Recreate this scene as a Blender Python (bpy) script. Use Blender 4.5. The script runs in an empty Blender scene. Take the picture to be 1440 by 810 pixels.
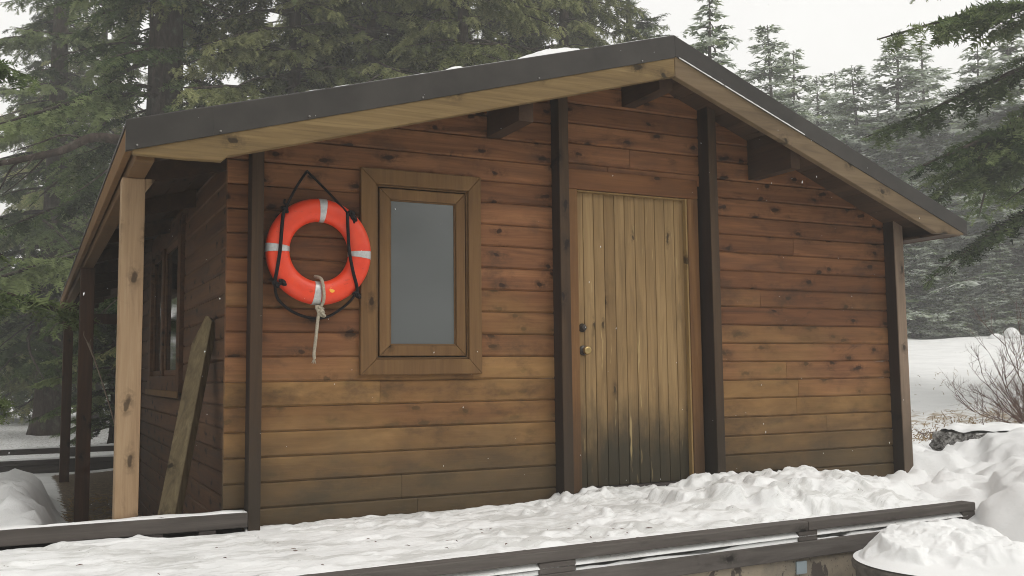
import bpy, bmesh, math, random
import numpy as np
from mathutils import Vector, Matrix, Euler
R_ = math.radians
random.seed(7)
rng = np.random.default_rng(11)
sc = bpy.context.scene
col = sc.collection

# ------------------------------------------------------------------ helpers
class MB:
    """collects polygons; every call of a shape gets its own 'pid' (used by the wood to shift its grain)"""
    def __init__(s): s.v = []; s.f = []; s.p = []
    def add(s, vs, fs, pid=None):
        if pid is None: pid = random.random()
        b = len(s.v); s.v += [tuple(v) for v in vs]
        for f in fs: s.f.append(tuple(b + i for i in f)); s.p.append(pid)
    def box(s, x0, x1, y0, y1, z0, z1, pid=None):
        s.add([(x, y, z) for x in (x0, x1) for y in (y0, y1) for z in (z0, z1)],
              [(0, 1, 3, 2), (4, 6, 7, 5), (0, 4, 5, 1), (2, 3, 7, 6), (0, 2, 6, 4), (1, 5, 7, 3)], pid)
    def prism(s, poly, fn, a, b, pid=None):
        """poly: 2-D outline; fn(p, t) -> xyz; extruded from a to b"""
        n = len(poly)
        vs = [fn(p, a) for p in poly] + [fn(p, b) for p in poly]
        fs = [tuple(range(n))[::-1], tuple(range(n, 2 * n))] + [(i, (i + 1) % n, n + (i + 1) % n, n + i) for i in range(n)]
        s.add(vs, fs, pid)
    def tube(s, pts, rad, n=8, pid=None, cap=True):
        P = [Vector(p) for p in pts]
        if not hasattr(rad, '__len__'): rad = [rad] * len(P)
        vs = []; fs = []; up = None
        for i, p in enumerate(P):
            t = (P[min(i + 1, len(P) - 1)] - P[max(i - 1, 0)]).normalized()
            if up is None: up = t.orthogonal().normalized()
            up = (up - t * up.dot(t)).normalized(); w = t.cross(up)
            for k in range(n):
                a = 2 * math.pi * k / n
                vs.append(p + (up * math.cos(a) + w * math.sin(a)) * rad[i])
        for i in range(len(P) - 1):
            for k in range(n):
                fs.append((i * n + k, i * n + (k + 1) % n, (i + 1) * n + (k + 1) % n, (i + 1) * n + k))
        if cap:
            fs.append(tuple(range(n))[::-1]); fs.append(tuple((len(P) - 1) * n + k for k in range(n)))
        s.add(vs, fs, pid)
    def lathe(s, prof, c, axis='z', n=24, pid=None):
        """prof: (radius, height) pairs round the axis through c"""
        vs = []; fs = []
        for r, h in prof:
            for k in range(n):
                a = 2 * math.pi * k / n; u, w = r * math.cos(a), r * math.sin(a)
                vs.append((c[0] + u, c[1] + w, c[2] + h) if axis == 'z' else (c[0] + u, c[1] - h, c[2] + w))
        for i in range(len(prof) - 1):
            for k in range(n):
                fs.append((i * n + k, i * n + (k + 1) % n, (i + 1) * n + (k + 1) % n, (i + 1) * n + k))
        fs.append(tuple(range(n))[::-1]); fs.append(tuple((len(prof) - 1) * n + k for k in range(n)))
        s.add(vs, fs, pid)
    def build(s, name, mat, parent=None, smooth=False, bevel=0):
        me = bpy.data.meshes.new(name)
        me.from_pydata(s.v, [], s.f)
        at = me.attributes.new('pid', 'FLOAT', 'FACE'); at.data.foreach_set('value', s.p)
        bm = bmesh.new(); bm.from_mesh(me); bmesh.ops.recalc_face_normals(bm, faces=bm.faces[:]); bm.to_mesh(me); bm.free()
        me.materials.append(mat)
        if smooth: me.polygons.foreach_set('use_smooth', [True] * len(me.polygons))
        o = bpy.data.objects.new(name, me); col.objects.link(o)
        if parent: o.parent = parent
        if bevel:
            m = o.modifiers.new('bevel', 'BEVEL'); m.width = bevel; m.segments = 2; m.limit_method = 'ANGLE'; m.angle_limit = R_(50)
        return o

def tag(o, label=None, cat=None, group=None, kind=None):
    if label: o['label'] = label
    if cat: o['category'] = cat
    if group: o['group'] = group
    if kind: o['kind'] = kind
    return o
def empty(name, loc, label, cat, group=None):
    o = bpy.data.objects.new(name, None); col.objects.link(o); o.location = loc; o.empty_display_size = .2
    return tag(o, label, cat, group)
def raw(name, v, f, mat, parent=None, smooth=True, attrs=None):
    """fast mesh from numpy: v (n,3), f (m,k)"""
    me = bpy.data.meshes.new(name); v = np.asarray(v, np.float32); f = np.asarray(f, np.int32)
    m, k = f.shape
    me.vertices.add(len(v)); me.vertices.foreach_set('co', v.ravel())
    me.loops.add(m * k); me.loops.foreach_set('vertex_index', f.ravel())
    me.polygons.add(m); me.polygons.foreach_set('loop_start', np.arange(0, m * k, k, dtype=np.int32))
    me.polygons.foreach_set('use_smooth', np.full(m, smooth))
    for n, (dom, a) in (attrs or {}).items():
        me.attributes.new(n, 'FLOAT', dom).data.foreach_set('value', np.asarray(a, np.float32))
    me.update(calc_edges=True); me.materials.append(mat)
    if name is None: return me
    o = bpy.data.objects.new(name, me); col.objects.link(o)
    if parent: o.parent = parent
    return o
class Noise:
    def __init__(s, seed): s.t = np.random.default_rng(seed).random((256, 256)) * 2 - 1
    def __call__(s, x, y):
        xi = np.floor(x).astype(int); yi = np.floor(y).astype(int); fx = x - xi; fy = y - yi
        fx = fx * fx * (3 - 2 * fx); fy = fy * fy * (3 - 2 * fy); t = s.t
        a = t[xi & 255, yi & 255]; b = t[(xi + 1) & 255, yi & 255]; c = t[xi & 255, (yi + 1) & 255]; d = t[(xi + 1) & 255, (yi + 1) & 255]
        return (a * (1 - fx) + b * fx) * (1 - fy) + (c * (1 - fx) + d * fx) * fy
    def fbm(s, x, y, o=4):
        r = 0; a = 1
        for i in range(o): r = r + a * s(x * 2 ** i + 17 * i, y * 2 ** i + 31 * i); a *= .5
        return r
def sstep(a, b, x): t = np.clip((x - a) / (b - a), 0, 1); return t * t * (3 - 2 * t)

# ------------------------------------------------------------------ materials
def mat(name):
    m = bpy.data.materials.new(name); m.use_nodes = True; nt = m.node_tree
    return m, nt, nt.nodes['Principled BSDF'], nt.nodes, nt.links
class NG:
    """small node-graph helper"""
    def __init__(s, nt): s.n = nt.nodes; s.l = nt.links
    def node(s, t, ins=None, **kw):
        n = s.n.new(t)
        for k, v in kw.items(): setattr(n, k, v)
        for k, v in (ins or {}).items():
            if isinstance(v, bpy.types.NodeSocket): s.l.new(v, n.inputs[k])
            else: n.inputs[k].default_value = v
        return n
    def math(s, op, a, b=None, c=None, clamp=False):
        ins = {0: a}
        if b is not None: ins[1] = b
        if c is not None: ins[2] = c
        return s.node('ShaderNodeMath', ins, operation=op, use_clamp=clamp).outputs[0]
    def maprange(s, v, a, b, c=0., d=1., smooth=True):
        return s.node('ShaderNodeMapRange', {0: v, 1: a, 2: b, 3: c, 4: d}, interpolation_type='SMOOTHSTEP' if smooth else 'LINEAR').outputs[0]
    def ramp(s, v, stops):
        n = s.node('ShaderNodeValToRGB', {0: v}); e = n.color_ramp.elements
        while len(e) < len(stops): e.new(.5)
        for i, (p, c) in enumerate(stops): e[i].position = p; e[i].color = (*c, 1)
        return n.outputs[0]
    def mix(s, f, a, b, mode='MIX'):
        n = s.node('ShaderNodeMix', data_type='RGBA', blend_type=mode)
        for i, v in ((0, f), (6, a), (7, b)):
            if isinstance(v, bpy.types.NodeSocket): s.l.new(v, n.inputs[i])
            else: n.inputs[i].default_value = (*v, 1) if hasattr(v, '__len__') else v
        return n.outputs[2]
    def noise(s, vec, scale, detail=4, rough=.55, dist=0.):
        return s.node('ShaderNodeTexNoise', {'Vector': vec, 'Scale': scale, 'Detail': detail, 'Roughness': rough, 'Distortion': dist}).outputs[0]
    def vmul(s, v, k): return s.node('ShaderNodeVectorMath', {0: v, 1: k}, operation='MULTIPLY').outputs[0]
    def vadd(s, v, k): return s.node('ShaderNodeVectorMath', {0: v, 1: k}, operation='ADD').outputs[0]

def wood(name, dark, mid, light, along, knots=.5, rough=.75, grain=1., weather=None, vary=.25, pitch=.14, smudge=.0, spec=.25, depth='y'):
    """boards with grain along an axis, knots, per-board tone from 'pid'; weather(g, co, color) may add stains that belong to the wood"""
    m, nt, bs, N, L = mat(name); g = NG(nt)
    co = g.node('ShaderNodeTexCoord').outputs['Object']
    pid = g.node('ShaderNodeAttribute', attribute_name='pid').outputs['Fac']
    off = g.node('ShaderNodeCombineXYZ', {0: g.math('MULTIPLY', pid, 37.3), 1: g.math('MULTIPLY', pid, 71.9), 2: g.math('MULTIPLY', pid, 53.1)}).outputs[0]
    c2 = g.vadd(co, off)
    a = 'xyz'.index(along)
    s1 = [11., 11., 11.]; s1[a] = .9
    s2 = [95., 95., 95.]; s2[a] = 2.2
    n1 = g.noise(g.vmul(c2, s1), 1., 6, .6, 1.4)
    n2 = g.noise(g.vmul(c2, s2), 1., 3, .6, .3)
    colr = g.ramp(n1, [(.18, dark), (.5, mid), (.82, light)])
    colr = g.mix(g.math('MULTIPLY', g.maprange(n2, .4, .75), .30 * grain), colr, dark)
    # tone of each board
    tone = g.math('ADD', 1 - vary, g.math('MULTIPLY', g.math('FRACT', g.math('MULTIPLY', pid, 7.77)), 2 * vary))
    colr = g.mix(1., colr, g.node('ShaderNodeCombineXYZ', {0: tone, 1: g.math('POWER', tone, 1.15), 2: g.math('POWER', tone, 1.3)}).outputs[0], 'MULTIPLY')
    # knots: one possible knot per cell, warped
    warp = g.noise(c2, 9., 2)
    ac = [k for k in range(3) if k != a and k != 'xyz'.index(depth)][0]
    sp3 = g.node('ShaderNodeSeparateXYZ', {0: c2})
    kc = g.node('ShaderNodeCombineXYZ', {0: g.math('ADD', g.math('MULTIPLY', sp3.outputs[a], 3.3), g.math('MULTIPLY', warp, .5)), 1: g.math('ADD', g.math('MULTIPLY', sp3.outputs[ac], 1 / (pitch * 1.05)), g.math('MULTIPLY', warp, .35))}).outputs[0]
    vo = g.node('ShaderNodeTexVoronoi', {'Vector': kc, 'Scale': 1., 'Randomness': 1.}, feature='F1', voronoi_dimensions='2D')
    keep = g.math('GREATER_THAN', g.node('ShaderNodeSeparateColor', {0: vo.outputs['Color']}).outputs[0], 1 - knots)
    k1 = g.math('MULTIPLY', g.maprange(vo.outputs['Distance'], .115, .06), keep)
    k2 = g.math('MULTIPLY', g.math('MULTIPLY', g.maprange(vo.outputs['Distance'], .36, .05), keep), g.maprange(g.noise(c2, 26., 4, .65), .35, .6))
    colr = g.mix(g.math('MULTIPLY', k2, .7), colr, tuple(x * .5 for x in dark))
    colr = g.mix(g.math('MULTIPLY', k1, .85), colr, tuple(x * .22 for x in dark))
    if smudge:
        s4 = [9., 9., 9.]; s4[a] = 2.6
        sm = g.noise(g.vmul(c2, s4), 1., 5, .65, .8)
        colr = g.mix(g.math('MULTIPLY', g.maprange(sm, .56, .72), smudge), colr, tuple(x * .3 for x in dark))
    if weather: colr = weather(g, co, c2, colr)
    L.new(colr, bs.inputs['Base Color'])
    rr = g.maprange(n1, .2, .8, rough - .08, rough + .1, False); L.new(rr, bs.inputs['Roughness'])
    bs.inputs['Specular IOR Level'].default_value = spec
    h = g.math('ADD', g.math('MULTIPLY', n2, .6), g.math('MULTIPLY', n1, .7))
    bp = g.node('ShaderNodeBump', {'Height': h, 'Strength': .35, 'Distance': .004})
    L.new(bp.outputs[0], bs.inputs['Normal'])
    return m

def sepz(g, co, i=2): return g.node('ShaderNodeSeparateXYZ', {0: co}).outputs[i]
def wall_weather(g, co, c2, c):
    # sun-bleached, honey coloured boards low down; red preservative left above; splashed grime at the foot; mildew blotches
    z = sepz(g, co); n = g.noise(co, 1.3, 4); n5 = g.noise(g.vmul(c2, (1.6, 1.6, 6.)), 1., 5, .6, .5)
    pid = g.node('ShaderNodeAttribute', attribute_name='pid').outputs['Fac']
    pb = g.math('SUBTRACT', g.math('FRACT', g.math('MULTIPLY', pid, 13.7)), .5)
    zz = g.math('ADD', g.math('ADD', z, g.math('MULTIPLY', g.math('SUBTRACT', n, .5), 1.2)), g.math('MULTIPLY', pb, .5))
    gold = g.ramp(n5, [(.25, (.11, .062, .022)), (.5, (.25, .145, .052)), (.75, (.39, .235, .09))])
    c = g.mix(g.math('MULTIPLY', g.maprange(zz, 1.25, .5), .68), c, gold)
    bl = g.noise(g.vmul(co, (2.2, 2.2, 4.)), 1., 6, .68)
    c = g.mix(g.math('MULTIPLY', g.maprange(bl, .50, .68), .52), c, (.04, .024, .015))
    gr = g.math('ADD', z, g.math('MULTIPLY', g.math('SUBTRACT', g.noise(co, 3., 5), .5), .5))
    c = g.mix(g.math('MULTIPLY', g.maprange(gr, .62, .0), .78), c, (.056, .047, .030))
    return c
def door_weather(g, co, c2, c):
    z = sepz(g, co); n = g.noise(g.vmul(co, (5., 5., 2.)), 1., 6, .7)
    zz = g.math('ADD', z, g.math('MULTIPLY', g.math('SUBTRACT', n, .5), .75))
    c = g.mix(g.math('MULTIPLY', g.maprange(zz, .75, .15), .93), c, (.030, .028, .019))
    bl = g.noise(g.vmul(co, (7., 7., 1.6)), 1., 5, .65)
    c = g.mix(g.math('MULTIPLY', g.maprange(bl, .58, .72), .4), c, (.09, .06, .03))
    sc_ = g.noise(g.vmul(c2, (30., 30., 2.4)), 1., 3, .6)   # bare scuffs
    c = g.mix(g.math('MULTIPLY', g.maprange(sc_, .66, .74), .5), c, (.55, .42, .2))
    return c
def post_weather(g, co, c2, c):
    z = sepz(g, co); n = g.noise(g.vmul(co, (6., 6., 3.)), 1., 5, .7)
    zz = g.math('ADD', z, g.math('MULTIPLY', g.math('SUBTRACT', n, .5), .8))
    return g.mix(g.math('MULTIPLY', g.maprange(zz, .8, .1), .6), c, (.03, .026, .02))

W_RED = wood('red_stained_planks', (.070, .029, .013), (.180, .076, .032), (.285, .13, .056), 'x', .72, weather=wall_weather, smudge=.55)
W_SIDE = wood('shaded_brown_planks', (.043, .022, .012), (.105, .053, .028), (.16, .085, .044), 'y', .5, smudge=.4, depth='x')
W_CASE = wood('brown_casing_wood', (.09, .046, .017), (.15, .08, .031), (.20, .114, .046), 'z', .1, vary=.12)
W_CASEX = wood('brown_casing_wood_level', (.085, .045, .018), (.135, .074, .03), (.18, .104, .044), 'x', .1, vary=.12)
W_DCASE = wood('door_casing_wood', (.09, .042, .016), (.17, .082, .03), (.25, .13, .05), 'z', .15, vary=.1, weather=post_weather)
W_DCASEX = wood('door_casing_wood_level', (.10, .042, .016), (.18, .075, .028), (.25, .115, .045), 'x', .2, vary=.1)
W_DOOR = wood('honey_door_boards', (.13, .08, .035), (.25, .158, .070), (.335, .222, .105), 'z', .1, weather=door_weather, vary=.17, pitch=.08)
W_JAMB = wood('lit_jamb_wood', (.17, .105, .04), (.25, .16, .062), (.32, .21, .085), 'z', .1, vary=.05)  # brighter than the casing: light on the jamb put into its colour
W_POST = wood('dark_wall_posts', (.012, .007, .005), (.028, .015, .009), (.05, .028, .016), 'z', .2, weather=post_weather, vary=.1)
W_TAN = wood('pale_new_post', (.20, .125, .068), (.30, .20, .115), (.39, .28, .17), 'z', .8, vary=.05, grain=1.3, smudge=.25)
W_DARKP = wood('dark_porch_posts', (.03, .015, .009), (.06, .03, .017), (.09, .048, .028), 'z', .3, vary=.1)
W_FASC = wood('greenish_fascia_timber', (.075, .048, .02), (.165, .108, .045), (.25, .175, .08), 'x', .45, grain=1.5, vary=.08, pitch=.2)
W_FASC2 = wood('grey_brown_fascia_timber', (.075, .05, .028), (.15, .105, .06), (.20, .145, .085), 'x', .3, grain=.8, vary=.08, pitch=.2)
W_POSTLIT = wood('lit_post_face', (.024, .014, .008), (.055, .032, .017), (.09, .055, .029), 'z', .3, weather=post_weather, vary=.1)  # lighter copy of the post wood, painted for the light on front faces
W_POSTLIT2 = wood('lit_corner_face', (.11, .075, .05), (.21, .15, .105), (.28, .20, .145), 'z', .3, weather=post_weather, vary=.05)  # paler still, for the lit front of the right corner post
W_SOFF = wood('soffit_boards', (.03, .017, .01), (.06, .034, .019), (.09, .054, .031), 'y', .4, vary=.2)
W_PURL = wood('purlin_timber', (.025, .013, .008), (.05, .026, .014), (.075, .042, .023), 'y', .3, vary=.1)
W_LEAN = wood('mossy_grey_board', (.07, .05, .026), (.155, .115, .06), (.24, .185, .10), 'z', .5, smudge=.6, grain=1.4)
W_RAIL = wood('weathered_rail_timber', (.048, .041, .036), (.088, .076, .068), (.13, .115, .104), 'x', .2, rough=.85, vary=.12, smudge=.3)
W_RAIL2 = wood('wet_dark_rail_timber', (.03, .025, .024), (.055, .046, .043), (.08, .068, .062), 'x', .2, rough=.7, vary=.12)

def simple(name, c, rough=.5, metal=0., spec=.5, bump=0., bscale=40., c2=None, nscale=6., trans=0.):
    m, nt, bs, N, L = mat(name); g = NG(nt)
    co = g.node('ShaderNodeTexCoord').outputs['Object']
    if c2: L.new(g.mix(g.maprange(g.noise(co, nscale, 6, .65), .35, .68), c, c2), bs.inputs['Base Color'])
    else: bs.inputs['Base Color'].default_value = (*c, 1)
    bs.inputs['Roughness'].default_value = rough; bs.inputs['Metallic'].default_value = metal; bs.inputs['Specular IOR Level'].default_value = spec
    if bump: L.new(g.node('ShaderNodeBump', {'Height': g.noise(co, bscale, 4), 'Strength': bump, 'Distance': .01}).outputs[0], bs.inputs['Normal'])
    return m
M_FLASH = simple('brown_metal_flashing', (.032, .029, .026), .5, .0, .22, .06, 3., (.050, .045, .040), 2.)
M_ROOF = simple('dark_roof_metal', (.06, .052, .05), .5, .0, .5)
M_ORANGE = simple('orange_ring_vinyl', (.80, .058, .014), .42, 0, .45, .05, 30., (.66, .04, .012), 5.)
def _scuff():
    nt = M_ORANGE.node_tree; g = NG(nt); bs = nt.nodes['Principled BSDF']; src = bs.inputs['Base Color'].links[0].from_socket
    co = g.node('ShaderNodeTexCoord').outputs['Object']
    c = g.mix(g.math('MULTIPLY', g.maprange(g.noise(g.vmul(co, (9., 30., 22.)), 1., 6, .7), .60, .70), .55), src, (.30, .035, .012))
    c = g.mix(g.math('MULTIPLY', g.maprange(g.noise(co, 70., 4, .7), .66, .74), .5), c, (.12, .03, .015))
    c = g.mix(g.math('MULTIPLY', g.maprange(g.noise(co, 3.5, 4, .6), .5, .7), .35), c, (.82, .12, .05))
    nt.links.new(c, bs.inputs['Base Color'])
_scuff()
M_BAND = simple('silver_reflective_tape', (.44, .44, .43), .35, .25, .6, .15, 120., (.56, .56, .55), 60.)
M_BLACK = simple('black_rope', (.012, .011, .012), .8, 0, .2, .6, 300.)
M_CREAM = simple('cream_rope', (.52, .46, .36), .9, 0, .1, .8, 260., (.38, .33, .25), 90.)
M_STICK = simple('yellow_dot', (.85, .42, .04), .5)
M_BRASS = simple('worn_brass', (.50, .36, .16), .3, .9, .5)
M_DMETAL = simple('dark_metal', (.05, .042, .036), .4, .6, .5)
M_CONC_TUB = simple('grey_tub_concrete', (.13, .115, .10), .85, 0, .3, .5, 25., (.07, .062, .055), 9.)
M_TWIG = simple('twig_bark', (.09, .052, .042), .85, 0, .2, 0, 30, (.16, .10, .08), 20.)
M_STRAW = simple('dry_straw', (.30, .21, .10), .9, 0, .1, 0, 30, (.20, .13, .06), 9.)
M_STUMP = simple('stump_bark', (.05, .044, .04), .9, 0, .2, .9, 30., (.50, .49, .47), 24.)
M_GRATE = simple('pale_blue_plate', (.28, .33, .36), .7)

def concrete():
    m, nt, bs, N, L = mat('mottled_concrete'); g = NG(nt)
    co = g.node('ShaderNodeTexCoord').outputs['Object']
    base = g.mix(g.maprange(g.noise(co, 3.2, 6, .7), .35, .65), (.30, .25, .185), (.19, .165, .13))
    fl = g.noise(g.vmul(co, (9., 9., 6.)), 1., 6, .62, .6)
    base = g.mix(g.maprange(fl, .55, .60), base, (.075, .06, .05))
    sp = g.noise(co, 60., 3); base = g.mix(g.math('MULTIPLY', g.maprange(sp, .62, .72), .7), base, (.05, .04, .035))
    L.new(base, bs.inputs['Base Color']); bs.inputs['Roughness'].default_value = .9
    L.new(g.node('ShaderNodeBump', {'Height': fl, 'Strength': .5, 'Distance': .01}).outputs[0], bs.inputs['Normal'])
    return m
M_CONC = concrete()

def glass(name, tint, rough, rough2):
    m, nt, bs, N, L = mat(name); g = NG(nt)
    co = g.node('ShaderNodeTexCoord').outputs['Object']
    n = g.noise(co, 4., 3, .5); sp = g.noise(co, 40., 4, .7)
    c = g.mix(g.math('MULTIPLY', g.maprange(sp, .68, .78), .3), tint, (.35, .36, .37))
    L.new(c, bs.inputs['Base Color']); L.new(g.maprange(n, .3, .7, rough, rough2), bs.inputs['Roughness'])
    bs.inputs['Specular IOR Level'].default_value = .8; bs.inputs['IOR'].default_value = 1.55
    return m
M_PANE = glass('dusty_grey_glass', (.100, .106, .107), .09, .15)
M_PANE2 = glass('clear_dark_glass', (.012, .013, .014), .03, .08)

def snowmat(name, dirt_attr=False):
    m, nt, bs, N, L = mat(name); g = NG(nt)
    co = g.node('ShaderNodeTexCoord').outputs['Object']
    c = g.mix(g.maprange(g.noise(co, 1.7, 5), .35, .65), (.73, .73, .722), (.80, .80, .792))
    if dirt_attr:
        d = g.node('ShaderNodeAttribute', attribute_name='dirt').outputs['Fac']
        n = g.noise(co, 14., 7, .72)
        f = g.maprange(g.math('ADD', d, g.math('MULTIPLY', g.math('SUBTRACT', n, .5), 1.5)), .42, .62)
        soil = g.ramp(g.noise(co, 22., 6, .7), [(.3, (.035, .024, .014)), (.5, (.10, .07, .04)), (.7, (.24, .165, .09))])
        c = g.mix(f, c, soil)
        t = g.node('ShaderNodeAttribute', attribute_name='straw').outputs['Fac']
        n = g.noise(g.vmul(co, (5., 5., 5.)), 1., 7, .75)
        f = g.maprange(g.math('ADD', t, g.math('MULTIPLY', g.math('SUBTRACT', n, .5), 1.6)), .5, .75)
        c = g.mix(g.math('MULTIPLY', f, .8), c, g.ramp(g.noise(co, 30., 5, .7), [(.3, (.16, .11, .06)), (.6, (.38, .28, .16)), (.8, (.6, .5, .36))]))
    L.new(c, bs.inputs['Base Color']); bs.inputs['Roughness'].default_value = .7; bs.inputs['Specular IOR Level'].default_value = .25
    bp = g.math('ADD', g.noise(co, 30., 5, .65), g.math('MULTIPLY', g.noise(co, 130., 3, .6), .35))
    L.new(g.node('ShaderNodeBump', {'Height': bp, 'Strength': .25, 'Distance': .02}).outputs[0], bs.inputs['Normal'])
    return m
def trodden():
    m = snowmat('trodden_snow'); nt = m.node_tree; g = NG(nt); bs = nt.nodes['Principled BSDF']; src = bs.inputs['Base Color'].links[0].from_socket
    co = g.node('ShaderNodeTexCoord').outputs['Object']
    sl = g.noise(g.vmul(co, (2.2, 7., 1.)), 1., 6, .68, .6)
    c = g.mix(g.math('MULTIPLY', g.maprange(sl, .47, .60), .8), src, (.53, .525, .505))
    c = g.mix(g.math('MULTIPLY', g.math('MULTIPLY', g.maprange(g.noise(g.vmul(co, (34., 70., 34.)), 1., 4, .7), .63, .69), g.maprange(sl, .48, .58)), .8), c, (.12, .095, .07))
    nt.links.new(c, bs.inputs['Base Color']); return m
M_TROD = trodden()
M_SNOW = snowmat('fresh_snow'); M_GROUND = snowmat('snowy_ground', True)

# ------------------------------------------------------------------ camera
cam = bpy.data.cameras.new('camera'); cam.sensor_width = 36; cam.lens = 1358.3172 / 1440 * 36; cam.clip_end = 2000; cam.clip_start = .05
co_ = bpy.data.objects.new('camera', cam); col.objects.link(co_); sc.camera = co_
CP = Vector((-.7493, -5.5693, .7702)); yaw, pitch, roll = -.4619, .0879, -.0112
f_ = Vector((-math.sin(yaw) * math.cos(pitch), math.cos(yaw) * math.cos(pitch), math.sin(pitch)))
r_ = Vector((math.cos(yaw), math.sin(yaw), 0)); u_ = r_.cross(f_)
rr_ = r_ * math.cos(roll) + u_ * math.sin(roll); uu_ = -r_ * math.sin(roll) + u_ * math.cos(roll)
co_.matrix_world = Matrix(((rr_.x, uu_.x, -f_.x, CP.x), (rr_.y, uu_.y, -f_.y, CP.y), (rr_.z, uu_.z, -f_.z, CP.z), (0, 0, 0, 1)))
def away(px, D):
    """ground position seen in the direction of a photo column, D metres from the viewpoint"""
    k = (px - 720) / 1358.3
    return CP.x + D * (.4457 + .895 * k), CP.y + D * (.895 - .4457 * k)

# ------------------------------------------------------------------ ground
n1, n2, n3 = Noise(1), Noise(2), Noise(3)
def deck_edge(x): return -1.315 - (4.58 - x) * .043
def ground_z(x, y, fine=True):
    x = np.asarray(x, float); y = np.asarray(y, float)
    z = np.full(x.shape, -.70)
    z = z - .25 * sstep(9, 14, y) * sstep(3, 0, x)
    right = sstep(2.6, 5.2, x + .55 * sstep(-1, -4, y))               # the ground is higher on the right side
    front = sstep(-1.2, -2.0, y - deck_edge(np.minimum(x, 4.58)) - 1.3) # in front of the deck
    zr = -.16 + .03 * n1.fbm(x * .8, y * .8, 3)
    s = (x - 6) * .80 + (y - 1) * .60                                    # the open slope behind
    zr = zr + .070 * np.maximum(s - 2.0, 0) * sstep(0, 10, s) * (1 - .75 * sstep(36, 60, s)) + .7 * sstep(40, 60, s)
    # ploughed bank beside the deck
    w = (1 + .35 * n2(x * 1.1, y * 1.1))
    b = .40 * np.exp(-(((x - 7.3) * .6 + (y + 1.0) * .8) / 1.25) ** 2 - (((x - 7.3) * .8 - (y + 1.0) * .6) / 1.9) ** 2)
    b += .26 * np.exp(-((x - 5.6) / .85) ** 2 - ((y + 1.9) / .9) ** 2)
    b += .20 * np.exp(-((x - 4.60) / .34) ** 2 - ((y + 1.95) / .40) ** 2)
    zr = zr + b * w
    z = z + (zr - z) * right * 1.0
    # the ground falls away towards the viewer in front
    z = z - .45 * sstep(-2.3, -3.6, y) * sstep(2, 4.5, x)
    # heap of shovelled snow left of the porch
    hp = .52 * np.exp(-((np.minimum(x + .95, 0)) / 1.2) ** 2) * sstep(-.34, -.80, x + .06 * n2(x * 3, y * 3)) * sstep(.2, 1.6, y) * sstep(9, 5, y)
    z = z + hp * (1 + .16 * n1.fbm(x * 2.5, y * 2.5, 3) + .12 * np.abs(n3.fbm(x * 7, y * 7, 3)))
    # ground near the leaning board, just behind the porch rail
    z = z + .28 * sstep(2.2, .3, y) * sstep(-.4, 0, y) * sstep(-1.6, -.4, x) * sstep(2.4, .6, x)
    open_ = sstep(-.5, -.9, x) + sstep(4.6, 5.0, x); open_ = np.clip(open_, 0, 1)
    z = z + open_ * (.035 * n1.fbm(x * .9, y * .9, 3) + .03 * np.abs(n2.fbm(x * 2.3, y * 2.3, 4)))
    if fine:
        near = sstep(9.5, 7, x) * sstep(4, 2, y) * sstep(4.6, 5.2, x)
        z = z + near * (.095 * np.abs(n3.fbm(x * 3.0 + .5 * n1(x * 5, y * 5), y * 3.0, 5)) - .04 + .035 * np.maximum(n2.fbm(x * 7.5, y * 7.5, 3) - .1, 0))
    return z
xs = np.concatenate([-np.geomspace(300, 3.2, 45), np.arange(-3.1, 2.6, .08), np.arange(2.6, 9.5, .035), np.geomspace(9.6, 420, 90)])
ys = np.concatenate([-np.geomspace(260, 4.2, 25), np.arange(-4.1, 4, .04), np.geomspace(4.05, 420, 130)])
X, Y = np.meshgrid(xs, ys, indexing='ij'); Z = ground_z(X, Y)
def chunks(X, Y, Z, pts):
    """piles up clods: each one a small faceted lump (a few tilted planes), its edges softened by crumbling noise"""
    for (cx, cy, r, h, zb) in pts:
        dx = X - cx; dy = Y - cy; near = np.abs(dx) + np.abs(dy) < 3 * r
        if not near.any(): continue
        x = dx[near]; y = dy[near]
        wx = x + .16 * r * n3(X[near] / r * 1.7 + cx * 9, Y[near] / r * 1.7); wy = y + .16 * r * n1(X[near] / r * 1.7 + cy * 9, Y[near] / r * 1.7)
        a0 = random.random() * 6.28; nf = random.randint(5, 7)
        top = h + wx * random.uniform(-.45, .45) * h / r + wy * random.uniform(-.45, .45) * h / r
        z = top
        for k in range(nf):
            a = a0 + 6.28 * (k + random.uniform(-.3, .3)) / nf; st = random.uniform(1.3, 2.6); off = random.uniform(.55, .95)
            pl = h * (1 + st * off) - st * h / r * (wx * math.cos(a) + wy * math.sin(a))
            kk = .18 * h; d = np.clip(.5 + .5 * (pl - z) / kk, 0, 1); z = pl * (1 - d) + z * d - kk * d * (1 - d)
        z = zb + z + .10 * h * n2(X[near] / r * 3.3 + cx, Y[near] / r * 3.3)
        Zn = Z[near]; kk = .012 + .05 * r; d = np.clip(.5 + .5 * (Zn - z) / kk, 0, 1); Z[near] = z * (1 - d) + Zn * d + kk * d * (1 - d)
    return Z
_st = random.getstate(); random.seed(77); cl_ = []
for _ in range(150):
    x = random.uniform(4.75, 8.2); y = random.uniform(-3.0, .7)
    if x < 5.3 and y > -1.2: continue
    r = .06 + .18 * random.random() ** 2.4; cl_.append((x, y, r, r * random.uniform(.25, .55), float(ground_z(x, y)) - .015))
Z = chunks(X, Y, Z, cl_); random.setstate(_st)
Z = Z + sstep(4.7, 5.0, X) * sstep(9, 8, X) * sstep(-4, -3.2, Y) * sstep(1.2, .6, Y) * (.030 * np.abs(n3.fbm(X * 6.5, Y * 6.5, 4)) - .012)
nx, ny = X.shape; I = np.arange(nx * ny).reshape(nx, ny)
F = np.stack([I[:-1, :-1], I[1:, :-1], I[1:, 1:], I[:-1, 1:]], -1).reshape(-1, 4)
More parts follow.
